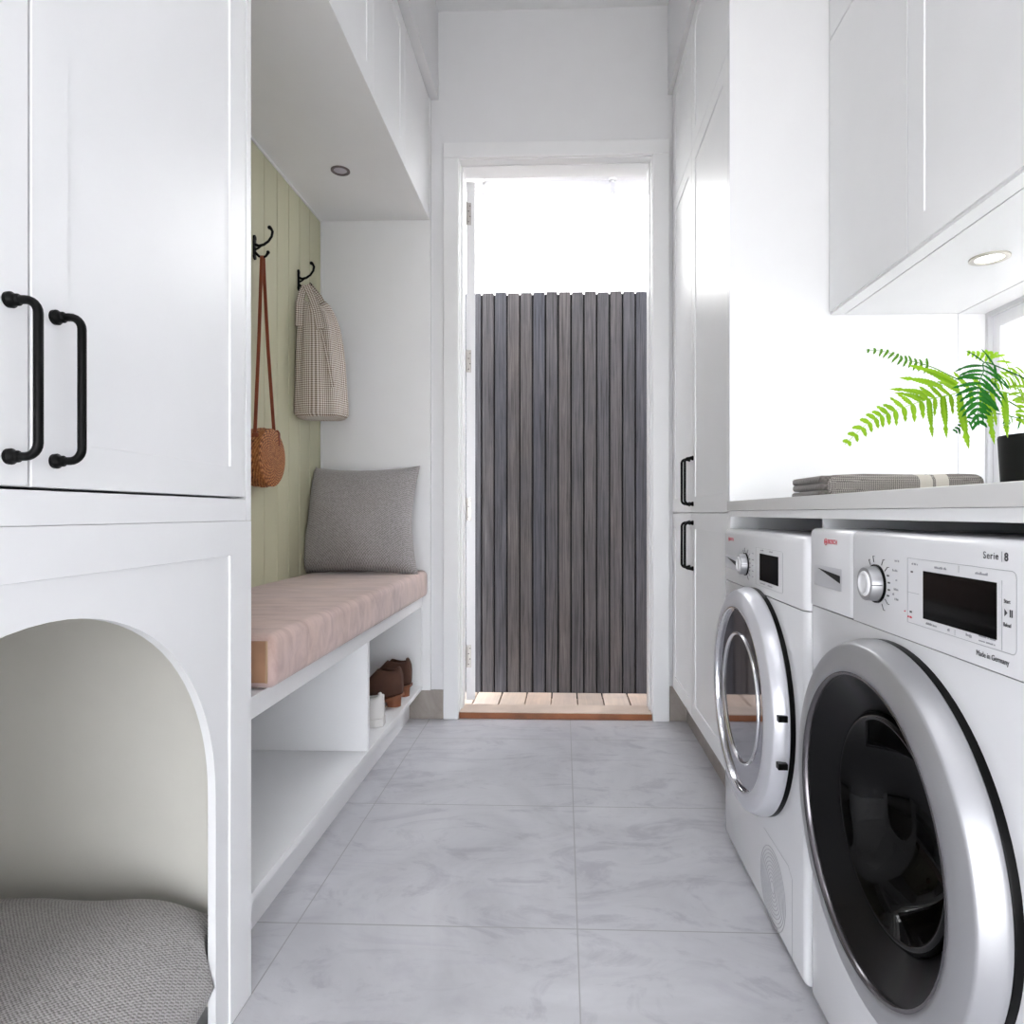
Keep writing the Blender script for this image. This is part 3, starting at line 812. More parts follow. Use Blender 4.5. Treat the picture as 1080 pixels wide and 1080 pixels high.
# ------------------------------------------------------------------ shoes
def shoe(name, lab, cat, group, heel_pos, direction, L, W, ht, mats, heel_h, boot):
    """heel_pos: back of heel on the shelf (x,y,z); direction: angle of toe"""
    up, lin, sole, heelm = mats
    t = thing(name, lab, cat, heel_pos, group)
    rot = Matrix.Translation(heel_pos) @ Matrix.Rotation(direction, 4, 'Z')
    N = 22
    def halfw(f): return W / 2 * (.62 + .38 * math.sin(min(1, max(0, (f - .05)) / .65) * PI / 2)) * (1 if f < .75 else math.sqrt(max(0, 1 - ((f - .75) / .26) ** 2))) * (math.sqrt(min(1, (f + .045) / .13)))
    def top(f):
        if boot: return ht * (.97 - .05 * math.sin(min(1, f / .30) * PI)) if f < .30 else (ht * (1 - .60 * ((f - .30) / .35)) if f < .65 else ht * .40 * (1 - .4 * ((f - .65) / .35) ** 2))
        return ht * (1 - .10 * math.sin(min(1, f / .45) * PI)) if f < .45 else ht * (1 - .50 * min(1, (f - .45) / .4))
    def base(f): return heel_h * max(0, 1 - f / .45) ** 1 if boot else .0
    bm = B(); n = 20; rings = []
    fs = [i / N for i in range(N + 1)]
    open_end = .32 if boot else .42
    for f in fs:
        w = max(.004, halfw(f)); z0 = base(f) + .012; z1 = max(z0 + .01, top(f)); ring = []
        for k in range(n):
            a = 2 * PI * k / n - PI / 2
            cc, ss = math.cos(a), math.sin(a)
            yy = w * math.copysign(abs(cc) ** .75, cc) * (1 - (.30 if f < .5 else .15) * max(0, ss))
            zz = z0 + (z1 - z0) * (.5 + .5 * math.copysign(abs(ss) ** .8, ss))
            xx = f * L + (.012 * max(0, ss) ** 2 * (1 - f / .1) if f < .1 else 0)
            ring.append(bm.verts.new(rot @ Vector((xx, yy, zz))))
        rings.append(ring)
    for i in range(N):
        for k in range(n):
            kk = (k + .5) / n * 2 * PI - PI / 2
            if .04 < fs[i] < open_end and math.sin(kk) > .88: continue
            bm.faces.new((rings[i][k], rings[i][(k + 1) % n], rings[i + 1][(k + 1) % n], rings[i + 1][k]))
    bm.faces.new(rings[0]); bm.faces.new(list(reversed(rings[-1])))
    obj('upper', bm, up, t, smooth='all', solid=.003)
    bm = B()
    a = []; b = []
    outline = [(f * L * 1.015 - .003, halfw(f) + .004) for f in fs] ; outline += [(x, -y) for x, y in reversed(outline)]
    th = .010 if boot else .024
    va = [bm.verts.new(rot @ Vector((x, y, base(max(0, x / L)) + (0.002 if boot else 0)))) for x, y in outline]
    vb = [bm.verts.new(rot @ Vector((x, y, base(max(0, x / L)) + th + .003))) for x, y in outline]
    m = len(va)
    for i in range(m): bm.faces.new((va[i], va[(i + 1) % m], vb[(i + 1) % m], vb[i]))
    h = m // 2
    for i in range(h - 1):
        bm.faces.new((va[i], va[m - 1 - i], va[m - 2 - i], va[i + 1])); bm.faces.new((vb[i], vb[i + 1], vb[m - 2 - i], vb[m - 1 - i]))
    obj('sole', bm, sole, t)
    if boot:
        bm = B(); r2 = W * .30
        pts = [(r2 * (1 - math.cos(q)), r2 * math.sin(q)) for q in [PI * k / 10 - PI / 2 for k in range(11)]]
        pts = [(.004 + .0, -r2 * .98)] ; pts = [(.030 - r2 * math.cos(q), r2 * math.sin(q)) for q in [-PI / 2 + PI * k / 12 for k in range(13)]] + [(.052, r2 * .9), (.052, -r2 * .9)]
        lo = [bm.verts.new(rot @ Vector((x * .93 + .002, y * .9, 0))) for x, y in pts]; hi = [bm.verts.new(rot @ Vector((x, y, heel_h + .003 - .0 * x))) for x, y in pts]
        for i in range(len(pts)): bm.faces.new((lo[i], lo[(i + 1) % len(pts)], hi[(i + 1) % len(pts)], hi[i]))
        bm.faces.new(lo); bm.faces.new(hi); obj('heel', bm, heelm, t, smooth=True)
    else:
        bm = B(); tube(bm, [rot @ Vector((-.002 + .0, -W * .30, .055)), rot @ Vector((.05, -W * .47, .050)), rot @ Vector((.12, -W * .49, .062))], .0035, 6); obj('stripe', bm, lin, t)
        bm = B(); box(bm, -.001, .012, -.010, .010, .045, ht - .008, .003); xf(bm, rot); obj('heel_tab', bm, up, t)
    return t
bs_ = (M['suede'], M['suede2'], M['heel'], M['heel'])
ZS = .1462
shoe('ankle_boot', 'brown suede ankle boot on the shoe shelf, the nearer of the pair', 'boot', 'pair of brown boots', (-.612, 2.43, ZS), PI - .10, .26, .088, .155, bs_, .036, True)
shoe('ankle_boot', 'brown suede ankle boot on the shoe shelf, the farther one nearest the end panel', 'boot', 'pair of brown boots', (-.612, 2.57, ZS), PI - .04, .26, .088, .157, bs_, .036, True)
ws = (M['whitecanvas'], M['tan'], M['whitecanvas'], M['whitecanvas'])
shoe('canvas_shoe', 'white canvas shoe on the shoe shelf in front of the brown boots', 'shoe', 'pair of white shoes', (-.622, 2.215, ZS), PI + .05, .26, .09, .112, ws, 0, False)

# ------------------------------------------------------------------ right tall cupboard
RX = .46
rt = thing('broom_cupboard', 'tall white cupboard with black bar handles beside the doorway', 'cupboard', (.77, 2.27, 0))
bm = B(); box(bm, RX + .021, 1.079, 1.819, 2.737, .148, 2.65); obj('carcass', bm, M['cab'], rt)
bm = B(); box(bm, RX, 1.079, 1.80, 1.818, .0, 2.65, .0008); obj('side_panel', bm, M['cab'], rt)
bm = B(); box(bm, .52, .535, 1.819, 2.7375, 0, .1475); obj('kickboard', bm, M['stone'], rt)
for y0, y1, hy in ((1.820, 2.3255, 2.298), (2.3285, 2.730, 2.357)):
    for z0, z1 in ((.148, .8785), (.8815, 2.172), (2.175, 2.645)):
        d = obj('door', shaker(B(), RX, -1, y0, y1, z0, z1, .055, .0035), M['cab'], rt)
        if z0 < .2: handle(RX, -1, hy, .683, .845, d, .0045, .03)
        elif z0 < 1: handle(RX, -1, hy, .912, 1.074, d, .0045, .03)

# ------------------------------------------------------------------ right wall cupboards
ru = thing('wall_cupboards', 'white wall cupboards mounted over the laundry counter', 'cupboard', (.9, 1.0, 1.424))
UX = .73
bm = B(); box(bm, UX + .021, 1.079, -.60, 1.799, 1.434, 2.65); obj('carcass', bm, M['cab'], ru)
bm = B(); box(bm, UX + .004, UX + .040, -.60, 1.799, 1.4245, 1.4335, .0006); box(bm, UX + .043, 1.078, -.60, 1.799, 1.4245, 1.4335, .0006); obj('underside_panel', bm, M['cab'], ru)
ys = [1.797, 1.394, .96, .526, .092, -.342]
for i in range(5):
    y1, y0 = ys[i] - .0015, ys[i + 1] + .0015
    for z0, z1 in ((1.431, 2.172), (2.176, 2.645)):
        if i == 0:
            bm = B(); box(bm, UX, UX + .02, y0, y1, z0, z1, .0008); obj('flush_door', bm, M['cab'], ru)
        else: obj('door', shaker(B(), UX, -1, y0, y1, z0, z1, .06, .0035), M['cab'], ru)
downlight('recessed_downlight', 'lit round downlight recessed under the wall cupboards', (.909, 1.407, 1.4244), .038, M['ringl'], M['lamp'], 1)

# ------------------------------------------------------------------ counter with machines below
ct = obj('worktop', box(B(), .452, 1.079, .535, 1.799, .886, .912, .0015), M['counter'])
tag(ct, 'pale grey laundry worktop running over both machines', 'worktop')
bm = B(); box(bm, 1.0795, 1.164, .352, 1.798, .884, .9118); struct('trim_8', bm, M['counter'])
lf = thing('laundry_frame', 'white carcass framing the two laundry machines under the worktop', 'cabinet', (.77, 1.17, 0))
bm = B(); box(bm, .462, 1.06, .537, 1.798, .872, .8855); box(bm, .455, .462, .537, 1.798, .870, .8855, .0006); obj('top_rail', bm, M['cab'], lf)
for y0, y1 in ((.537, .555), (1.780, 1.7985)):
    obj('end_panel', box(B(), .458, 1.06, y0, y1, 0, .8695), M['cab'], lf)
obj('divider', box(B(), .470, 1.06, 1.180, 1.1865, 0, .8695), M['cab'], lf)

def machine(name, lab, cat, x, y0, W, H, seam, kind):
    t = thing(name, lab, cat, (x + .3, y0 + W / 2, 0))
    y1 = y0 + W; D = .585
    # body
    bm = B(); box(bm, x, x + D, y0, y1, .012, seam - .0012, .014, 4, seam - .0012)
    cut = B(); lathe(cut, (x, y0 + W / 2, .46), [(-.1, 0), (-.1, .19), (.14, .19), (.14, 0)], 64)
    mc = bpy.data.meshes.new('c'); cut.to_mesh(mc); cut.free(); oc = bpy.data.objects.new('c', mc); COL.objects.link(oc)
    mb = bpy.data.meshes.new('b'); bm.to_mesh(mb); bm.free(); ob = bpy.data.objects.new('b', mb); COL.objects.link(ob)
    md = ob.modifiers.new('cut', 'BOOLEAN'); md.object = oc; md.operation = 'DIFFERENCE'
    dg = bpy.context.evaluated_depsgraph_get(); dg.update()
    me2 = bpy.data.meshes.new_from_object(ob.evaluated_get(dg)); bm = B(); bm.from_mesh(me2)
    for q in (ob, oc): bpy.data.objects.remove(q)
    for q in (mb, mc, me2): bpy.data.meshes.remove(q)
    obj('body', bm, M['enamel'], t, smooth=True)
    bm = B(); box(bm, x - .0008, x + .12, y0, y1, seam + .0012, H, .014, 4, seam + .0012)
    if kind == 'w':
        bm.free(); bm = B()
        box(bm, x - .0034, x + .12, y0, 1.0045, seam + .0012, H, .010, 4, seam + .0012); box(bm, x - .0008, x + .12, 1.0055, y1, seam + .0012, H, .010, 4, seam + .0012)
    cp = obj('control_panel', bm, M['panelpl'], t, smooth=True)
    bm = B(); box(bm, x + .11, x + D, y0, y1, seam, H - .004, .004); obj('lid', bm, M['enamel'], t)
    bm = B(); box(bm, x + .012, x + .1, y0 + .006, y1 - .006, seam - .006, seam + .006); obj('seam_gasket', bm, M['recess'], t)
    for yy in (y0 + .06, y1 - .06):
        for xx in (x + .06, x + D - .06):
            bm = B(); lathe(bm, (xx, yy, 0), [(0, 0), (0, .022), (.013, .02), (.013, 0)], 16, 'z'); obj('foot', bm, M['dark'], t)
    return t, cp
FX = .445
def ringdoor(t, x, yc, zc, dryer):
    dr_ = bpy.data.objects.new('door', None)
    b = B()
    # recess shadow gap behind the door
    bm = B(); lathe(bm, (x, yc, zc), [(.003, .247), (-.007, .2475), (-.0095, .247), (-.0095, .2), (.003, .2)], 96)
    root = obj('door', bm, M['blackpl'], t, smooth=True)
    bm = B()
    ri = .198
    lathe(bm, (x, yc, zc), [(-.0098, .240), (-.0098, .2465), (-.011, .2475), (-.018, .2476), (-.0385, .2405), (-.0405, .2392), (-.0420, .2365), (-.0470, .2210), (-.0490, ri + .010), (-.0475, ri + .0035), (-.040, ri + .002), (-.0098, ri + .002)], 128)
    obj('door_ring', bm, M['silverw'] if dryer else M['silver'], root, smooth='all')
    bm = B(); lathe(bm, (x, yc, zc), [(-.0392, ri + .0005), (-.0455, ri + .001), (-.0478, ri + .0028), (-.0488, ri + .0050), (-.046, ri + .006), (-.0392, ri + .003)] if dryer else [(-.040, ri + .002), (-.0465, ri + .0045), (-.049, ri + .002), (-.046, ri - .002), (-.036, ri - .003), (-.030, ri + .002)], 128)
    obj('inner_trim', bm, M['darkchrome'] if not dryer else M['chrome'], root, smooth='all')
    if not dryer:
        bm = B(); lathe(bm, (x, yc, zc), [(-.040, ri - .001), (-.034, .188), (-.018, .168), (-.006, .150), (-.002, .146), (.004, .147)], 128)
        obj('bezel_cone', bm, M['cone'], root, smooth='all')
        bm = B(); lathe(bm, (x, yc, zc), [(-.0035, .1475), (-.010, .146), (-.014, .141), (-.012, .135), (.010, .124), (.035, .11), (.06, .085), (.075, .04), (.078, 0)], 96)
        obj('porthole_glass', bm, M['glassblk'], root, smooth='all')
    else:
        bm = B(); lathe(bm, (x, yc, zc), [(-.0390, ri + .001), (-.0390, .146)], 128)
        obj('glass_surround', bm, M['mirror'], root)
        bm = B(); lathe(bm, (x, yc, zc), [(-.0388, .1462), (-.0420, .1456), (-.0432, .1440), (-.0422, .1412), (-.038, .139)], 96)
        obj('porthole_rim', bm, M['chrome'], root, smooth='all')
        bm = B(); lathe(bm, (x, yc, zc), [(-.038, .1392), (-.038, 0)], 96)
        obj('porthole_glass', bm, M['mirror2'], root)
        for dz in (.028, -.062):
            a = math.pi
            bm = B(); box(bm, x - .034, x - .016, yc - .2515, yc - .236, zc + dz - .006, zc + dz + .006, .001)
            obj('hinge_tab', bm, M['blackpl'], root)
    return root

def marks(bm, items, x):
    for y, z, w, h in items: box(bm, x - .0003, x + .001, y - w / 2, y + w / 2, z - h / 2, z + h / 2)

def boschlogo(y, z, s, x, cp):
    bm = B()
    R_ = s * .75
    lathe(bm, (x, y, z + s * .35), [(.0002, R_), (-.0003, R_), (-.0003, R_ * .84), (.0002, R_ * .84)], 28)
    box(bm, x - .0003, x + .0002, y - R_ * .55, y - R_ * .35, z + s * .35 - R_ * .5, z + s * .35 + R_ * .5)
    box(bm, x - .0003, x + .0002, y + R_ * .35, y + R_ * .55, z + s * .35 - R_ * .5, z + s * .35 + R_ * .5)
    box(bm, x - .0003, x + .0002, y - R_ * .4, y + R_ * .4, z + s * .35 - R_ * .1, z + s * .35 + R_ * .1)
    obj('brand_emblem', bm, M['red'], cp)
    text_mesh('BOSCH', s * 1.35, y - R_ * 1.5, z, x, M['red'], cp, 'brand_lettering', 'LEFT', .00012, 1.05)

def dial(cp, x, y, z, r):
    k = obj('program_dial', lathe(B(), (x, y, z), [(.001, r * 1.10), (-.003, r * 1.10), (-.003, r * 1.03), (.001, r * 1.0)], 48), M['blackpl'], cp, smooth=True)
    bm = B(); lathe(bm, (x, y, z), [(-.002, 0), (-.002, r), (-.016, r * .97), (-.0175, r * .93), (-.0175, r * .72)], 48)
    obj('knurled_grip', bm, M['silver'], k, smooth=True)
    bm = B(); lathe(bm, (x, y, z), [(-.0172, r * .74), (-.0195, r * .68), (-.0200, r * .55), (-.0185, r * .45), (-.0178, 0)], 48); obj('dial_cap', bm, M['panelpl'], k, smooth=True)
    bm = B(); box(bm, x - .0178, x - .004, y - r * 1.005, y - r * .94, z - .0006, z + .0006); obj('pointer', bm, M['ink'], k)

def ticks(cp, x, y, z, r):
    for dg in (62, 40, -38, -60, 125, 105):
        bm = B()
        a = math.radians(dg); p0, p1 = r * 1.25, r * 1.62
        tube(bm, [(x, y - math.cos(a) * p0, z + math.sin(a) * p0), (x, y - math.cos(a) * p1, z + math.sin(a) * p1), (x, y - math.cos(a) * p1 - .004, z + math.sin(a) * (p1 + .0))], .00055, 6)
        obj('program_line', bm, M['ink'], cp)
    for dg in (24, 8, -8, -22):
        a = math.radians(dg); p = r * 1.42
        bm = B(); box(bm, x - .0004, x + .001, y - math.cos(a) * p - .0026, y - math.cos(a) * p + .0026, z + math.sin(a) * p - .0011, z + math.sin(a) * p + .0011)
        obj('program_mark', bm, M['ink'], cp)

def smudge(cp, x, rows, m, name='small_legend', seed=1):
    """rows of tiny illegible legend strokes: (y start, z, length, height)"""
    rnd = random.Random(seed)
    for y, z, L, h in rows:
        s = 0; bm = B()
        while s < L:
            w = rnd.uniform(.0007, .0013); hh = h * rnd.choice((.62, .62, 1, .8))
            box(bm, x - .0003, x + .001, y - s - w, y - s, z, z + hh); s += w + rnd.uniform(.0007, .0013) + (.0016 if rnd.random() < .12 else 0)
        obj(name, bm, m, cp)

def frame_lines(bm, x, y0, y1, z0, z1, w=.0006, r=.006, corners=True):
    pts = []
    for cx_, cz_, a0 in ((y0 + r, z0 + r, PI), (y1 - .001, z0 + .001, 1.5 * PI), (y1 - .001, z1 - .001, 0), (y0 + r, z1 - r, .5 * PI)):
        rr = r if cx_ < (y0 + y1) / 2 else .001
        for k in range(5):
            a = a0 + PI / 2 * k / 4; pts.append((x, cx_ + rr * math.cos(a), cz_ + rr * math.sin(a)))
    pts.append(pts[0]); tube(bm, pts, w / 2, 4)

def recess(cp, x, y0, y1, z0, z1):
    # a drawer grip: sunken tray drawn as a separate shallow open box set on the drawer front
    bm = B(); e = .0012
    x0 = x - e
    o_ = [bm.verts.new((x0 + e * .6, a, b)) for a, b in ((y0 - .002, z0 - .002), (y1 + .002, z0 - .002), (y1 + .002, z1 + .002), (y0 - .002, z1 + .002))]
    i_ = [bm.verts.new((x0, a, b)) for a, b in ((y0, z0), (y1, z0), (y1, z1), (y0, z1))]
    for i in range(4): bm.faces.new((o_[i], o_[(i + 1) % 4], i_[(i + 1) % 4], i_[i]))
    bm.faces.new(i_)
    g = obj('drawer_grip', bm, M['recess'], cp)
    bm = B()
    vs = [bm.verts.new((x0 - .0004, a, b)) for a, b in ((y1 - (y1 - y0) * .16, z1 - .003), (y0 + .001, z0 + (z1 - z0) * .33), (y0 + .001, z1 - .009))]
    bm.faces.new(vs); obj('grip_shade_wedge', bm, M['blackpl'], g)  # flat black wedge painted for the shaded depth of the grip

# --- washing machine
WY = .583
wm, wcp = machine('washing_machine', 'white front-loading washing machine with black porthole, nearest the camera', 'washing machine', FX, WY, .596, .853, .7165, 'w')
ringdoor(wm, FX, .8835, .459, False)
px_ = FX - .0038; pd_ = FX - .0012
bm = B(); box(bm, px_ - .0006, px_ + .004, .672, .806, .7505, .8090, .0005); obj('display', bm, M['disp'], wcp)
bm = B(); frame_lines(bm, px_, .643, .842, .7405, .8225)
for (a, b, c_, d_) in ((.664, .664, .742, .812), (.815, .842, .779, .779), (.735, .735, .8135, .821), (.742, .742, .742, .7485)):
    tube(bm, [(px_, a, c_), (px_, b, d_)], .0003, 4)
obj('panel_outline', bm, M['inklight'], wcp)
dial(wcp, FX - .0034, .924, .7805, .0245); ticks(wcp, px_, .924, .7805, .0245)
for q in ((.832, .8055, .004, .0022), (.8345, .7545, .004, .0022)):
    bm = B(); marks(bm, [q], px_); obj('indicator_mark', bm, M['ink'], wcp)
text_mesh('Serie', .0105, .693, .8325, px_, M['ink'], wcp, 'series_lettering', spacing=1.18, sx=.95)
bm = B(); marks(bm, [(.664, .836, .0005, .0105)], px_); obj('divider_line', bm, M['inklight'], wcp)
text_mesh('8', .0115, .6605, .8322, px_, M['ink'], wcp, 'series_number', bold=.00035)
text_mesh('Made in Germany', .0082, .7045, .7285, px_, M['ink'], wcp, 'origin_lettering', sx=.86)
text_mesh('Start', .0060, .6612, .790, px_, M['ink'], wcp, 'start_lettering', sx=.8)
text_mesh('Reload', .0060, .6618, .7665, px_, M['ink'], wcp, 'reload_lettering', sx=.66)
bm = B()
vs = [bm.verts.new((px_ - .0003, a, b)) for a, b in ((.6600, .7845), (.6600, .7765), (.6555, .7805))]; bm.faces.new(vs)
marks(bm, [(.6520, .7805, .0009, .0075), (.6494, .7805, .0009, .0075)], px_); obj('start_symbol', bm, M['ink'], wcp)
boschlogo(1.106, .8285, .0080, pd_, wcp)
recess(wcp, pd_, 1.045, 1.154, .756, .788)
smudge(wcp, px_, [(.832, .8145, .014, .003), (.782, .8140, .024, .003), (.706, .8145, .022, .003), (.80, .7445, .022, .003), (.756, .7445, .003, .004), (.722, .7455, .010, .003), (.716, .7445, .003, .003), (.874, .815, .010, .0028), (.880, .802, .012, .003), (.872, .7895, .004, .003), (.876, .777, .012, .003), (.880, .770, .004, .003), (.874, .764, .008, .003), (.700, .7490, .026, .003), (.700, .7440, .026, .002)], M['inklight'])
smudge(wcp, px_, [(.842, .7465, .012, .003), (.850, .7525, .002, .002)], M['red'], 'red_legend')

# --- dryer
DX = .44
dm, dcp = machine('tumble_dryer', 'white tumble dryer with mirrored porthole, between the tall cupboard and the washing machine', 'dryer', DX, 1.187, .590, .838, .7005, 'd')
ringdoor(dm, DX, 1.482, .462, True)
px_ = DX - .0012
bm = B(); box(bm, px_ - .0006, px_ + .004, 1.332, 1.456, .730, .790, .0005); obj('display', bm, M['disp'], dcp)
dial(dcp, DX - .001, 1.5665, .757, .0245); ticks(dcp, px_, 1.5665, .757, .0245)
boschlogo(1.722, .808, .0080, px_, dcp)
recess(dcp, px_, 1.648, 1.758, .736, .766)
smudge(dcp, px_, [(1.452, .796, .02, .003), (1.39, .796, .02, .003), (1.452, .723, .03, .003), (1.40, .723, .03, .003), (1.515, .785, .01, .003), (1.515, .770, .012, .003), (1.515, .757, .008, .003), (1.515, .744, .012, .003), (1.515, .731, .01, .003)], M['inklight'], seed=4)
bm = B(); frame_lines(bm, px_, 1.305, 1.485, .718, .802); obj('panel_outline', bm, M['inklight'], dcp)
# vent grille: concentric rings of slots
bm = B(); yc, zc = 1.372, .092
for k in range(10):
    r = .012 + k * .0075
    tube(bm, [(DX + .0002, yc + r * math.cos(2 * PI * i / 40), zc + r * math.sin(2 * PI * i / 40)) for i in range(41)], .0011, 4)
obj('vent_grille', bm, M['inklight'], dm)
bm = B(); tube(bm, [(DX, 1.43, .19), (DX, 1.275, .19), (DX, 1.255, .175), (DX, 1.255, .02)], .0006, 4)
tube(bm, [(DX, 1.47, .196), (DX, 1.53, .196)], .0007, 4); obj('service_flap_outline', bm, M['inklight'], dm)

# ------------------------------------------------------------------ folded towel
tw = thing('folded_towel', 'folded grey-brown speckled towel with pale stripe bands on the worktop', 'towel', (.67, 1.38, .9125))
T0, T1, V0, V1 = .512, .838, 1.30, 1.47
bm = B()
box(bm, T0 + .014, T1, V0, V1, .9125, .957, .017, 6)
bmesh.ops.subdivide_edges(bm, edges=[q for q in bm.edges if q.calc_length() > .1], cuts=24)
for v in bm.verts:
    v.co.z += .0016 * math.sin(v.co.x * 34) * (1 if v.co.z > .935 else 0); v.co.y += .0012 * math.sin(v.co.x * 25)
obj('folded_body', bm, M['towel'], tw, smooth=True)
for z, th, e in ((.9125, .013, -.001), (.9262, .014, .003), (.9408, .0145, .0)):
    bm = B(); box(bm, T0 + e, T0 + .05, V0 + .008, V1 - .004, z, z + th, .0060, 4)
    for v in bm.verts: v.co.z += .001 * math.sin(v.co.y * 60 + e * 900); v.co.x += .0015 * math.sin(v.co.y * 45 + z * 300)
    obj('folded_edge', bm, M['towelside'], tw, smooth=True)

# ------------------------------------------------------------------ fern
PC = (.905, 1.25)
pf = thing('potted_fern', 'bright green fern in a charcoal pot on the worktop by the window', 'plant', (PC[0], PC[1], .9125))
bm = B(); lathe(bm, (PC[0], PC[1], .9125), [(0, 0), (0, .062), (.004, .064), (.112, .070), (.115, .069), (.115, .064), (.095, .062)], 40, 'z'); obj('pot', bm, M['pot'], pf, smooth=True)
bm = B(); lathe(bm, (PC[0], PC[1], .9125), [(.094, .0625), (.100, .03), (.101, 0)], 30, 'z'); obj('soil', bm, M['soil'], pf)

def bez(ps, n):
    ps = [Vector(p) for p in ps]; out = []
    P = [ps[0] * 2 - ps[1]] + ps + [ps[-1] * 2 - ps[-2]]
    for i in range(1, len(P) - 2):
        for k in range(n):
            t = k / n
            a, b, c, d = P[i - 1], P[i], P[i + 1], P[i + 2]
            out.append(.5 * ((2 * b) + (c - a) * t + (2 * a - 5 * b + 4 * c - d) * t * t + (3 * b - a - 3 * c + d) * t ** 3))
    out.append(ps[-1]); return out

def pinna(bm, base, d, side, L, W, droop, serr=True, n=12):
    """serrated leaflet from base along d, bending down by droop"""
    d = d.normalized(); side = (side - d * side.dot(d)).normalized(); prev = None
    nrm = d.cross(side)
    for i in range(n * 2 + 1):
        t = i / (n * 2)
        p = base + d * L * t + Vector((0, 0, -1)) * droop * L * t * t
        w = W * (math.sin(PI * min(1, t * 1.15 + .10)) ** .6 if t < .75 else ((1 - t) / .25) ** .8 * .83) / 2
        w = max(w, .0003)
        if serr and i % 2 == 1: w *= .72
        cup = nrm * (-abs(w) * .25)
        a, b, c = bm.verts.new(p + side * w + cup), bm.verts.new(p), bm.verts.new(p - side * w + cup)
        if prev:
            bm.faces.new((prev[0], prev[1], b, a)); bm.faces.new((prev[1], prev[2], c, b))
        prev = (a, b, c)

def frond(pts, lenf, m, npairs, W=.011, nseg=10, up_bias=0, start=.12, droop=(.15, .5), normal=(0, -1, .25), seed=0, upside=1, dnside=1):
    rnd = random.Random(seed); path = bez(pts, nseg); n = len(path) - 1
    bm = B(); tube(bm, path, [max(.0005, .0016 * (1 - i / n)) for i in range(n + 1)], 6)
    N = Vector(normal).normalized()
    for k in range(npairs):
        f = start + (1 - start) * (k + .5) / npairs; q = f * n; i = min(n - 1, int(q)); p = path[i].lerp(path[i + 1], q - i)
        d = (path[i + 1] - path[i]).normalized(); s = d.cross(N).normalized()
        for sg in (1, -1):
            L = lenf(f) * rnd.uniform(.9, 1.08) * (upside if s.z * sg > 0 else dnside)
            if L < .002: continue
            dd = (s * sg * 1.0 + d * .45 + N * rnd.uniform(-.15, .2))
            pinna(bm, p, dd, d, L, W * 1.25 * (.6 + .4 * min(1, L / .04)), rnd.uniform(*droop), L > .03, n=max(4, int(L / .0045)))
    return obj('frond', bm, m, pf)
import types
def pp(u, v, y):      # a point in the room at depth y
    a = math.atan(23 / 680); F = (-math.sin(a), math.cos(a)); Rr = (math.cos(a), math.sin(a))
    p = (u - 571) / 680; q = -(v - 541) / 680; d = (F[0] + p * Rr[0], F[1] + p * Rr[1], q); t = y / d[1]
    return (d[0] * t, y, .88 + d[2] * t)
crown = (PC[0], PC[1], 1.01)
tri = lambda a, b: (lambda f: a * (math.sin(PI * min(1, (f + .25) / 1.3)) ** .9) * (1 - .0 * f) if b is None else a)
def lf1(f): return .044 * (1 - max(0, (f - .35)) / .68) ** .75 + .004
def lf2(f): return .045 * (1 - f) ** .6 + .006
# long drooping frond to the left
frond([crown, (.88, 1.22, 1.075), pp(1040, 410, 1.20), pp(1000, 417, 1.18), pp(973, 423, 1.17), pp(941, 434, 1.16), pp(917, 445, 1.15), pp(891, 469, 1.14)], lf1, M['leafL'], 18, .0095, start=.28, seed=1, droop=(.1, .35), dnside=.8)
# big hanging pinnae near the crown of that frond
bm = B()
for (u, v, y, L, w) in ((980, 420, 1.17, .072, .013), (996, 418, 1.16, .076, .014), (1012, 416, 1.15, .098, .019), (1040, 412, 1.13, .095, .017), (1060, 413, 1.14, .082, .017), (1046, 410, 1.19, .07, .012)):
    pinna(bm, Vector(pp(u, v, y)), Vector((random.uniform(-.1, .12), -.15, -1)), Vector((1, .1, 0)), L, w, .0, n=14)
obj('frond', bm, M['leafL'], pf)
# upper left frond
frond([crown, (.87, 1.26, 1.08), pp(1010, 400, 1.27), pp(985, 388, 1.28), pp(966, 382, 1.28), pp(950, 378, 1.28), pp(934, 371, 1.29), pp(913, 369, 1.30)], lambda f: .020 * (1 - f) ** .5 + .003, M['leafM'], 12, .006, start=.45, seed=2)
bm = B()
for (u0, v0, u1, v1, w) in ((1010, 405, 955, 381, .014), (994, 408, 946, 397, .012), (985, 418, 936, 409, .011), (976, 422, 941, 415, .010), (1012, 412, 968, 385, .010)):
    a = Vector(pp(u0, v0, 1.22)); b = Vector(pp(u1, v1, 1.23)); d = b - a
    pinna(bm, a, d + Vector((0, 0, .012)), Vector((0, -.35, 1)), d.length, w, .16, n=14)
obj('frond', bm, M['leafL'], pf)
# deep green frond arching towards the room
frond([crown, (.90, 1.19, 1.075), pp(1046, 384, 1.12), pp(1037, 393, 1.08), pp(1032, 408, 1.06), pp(1031, 426, 1.055), pp(1033, 448, 1.06)], lambda f: .046 * (1 - max(0, f - .45) / .6) ** .7 + .003, M['leafD'], 14, .0075, start=.30, seed=3, droop=(.15, .45), normal=(0, -1, .45))
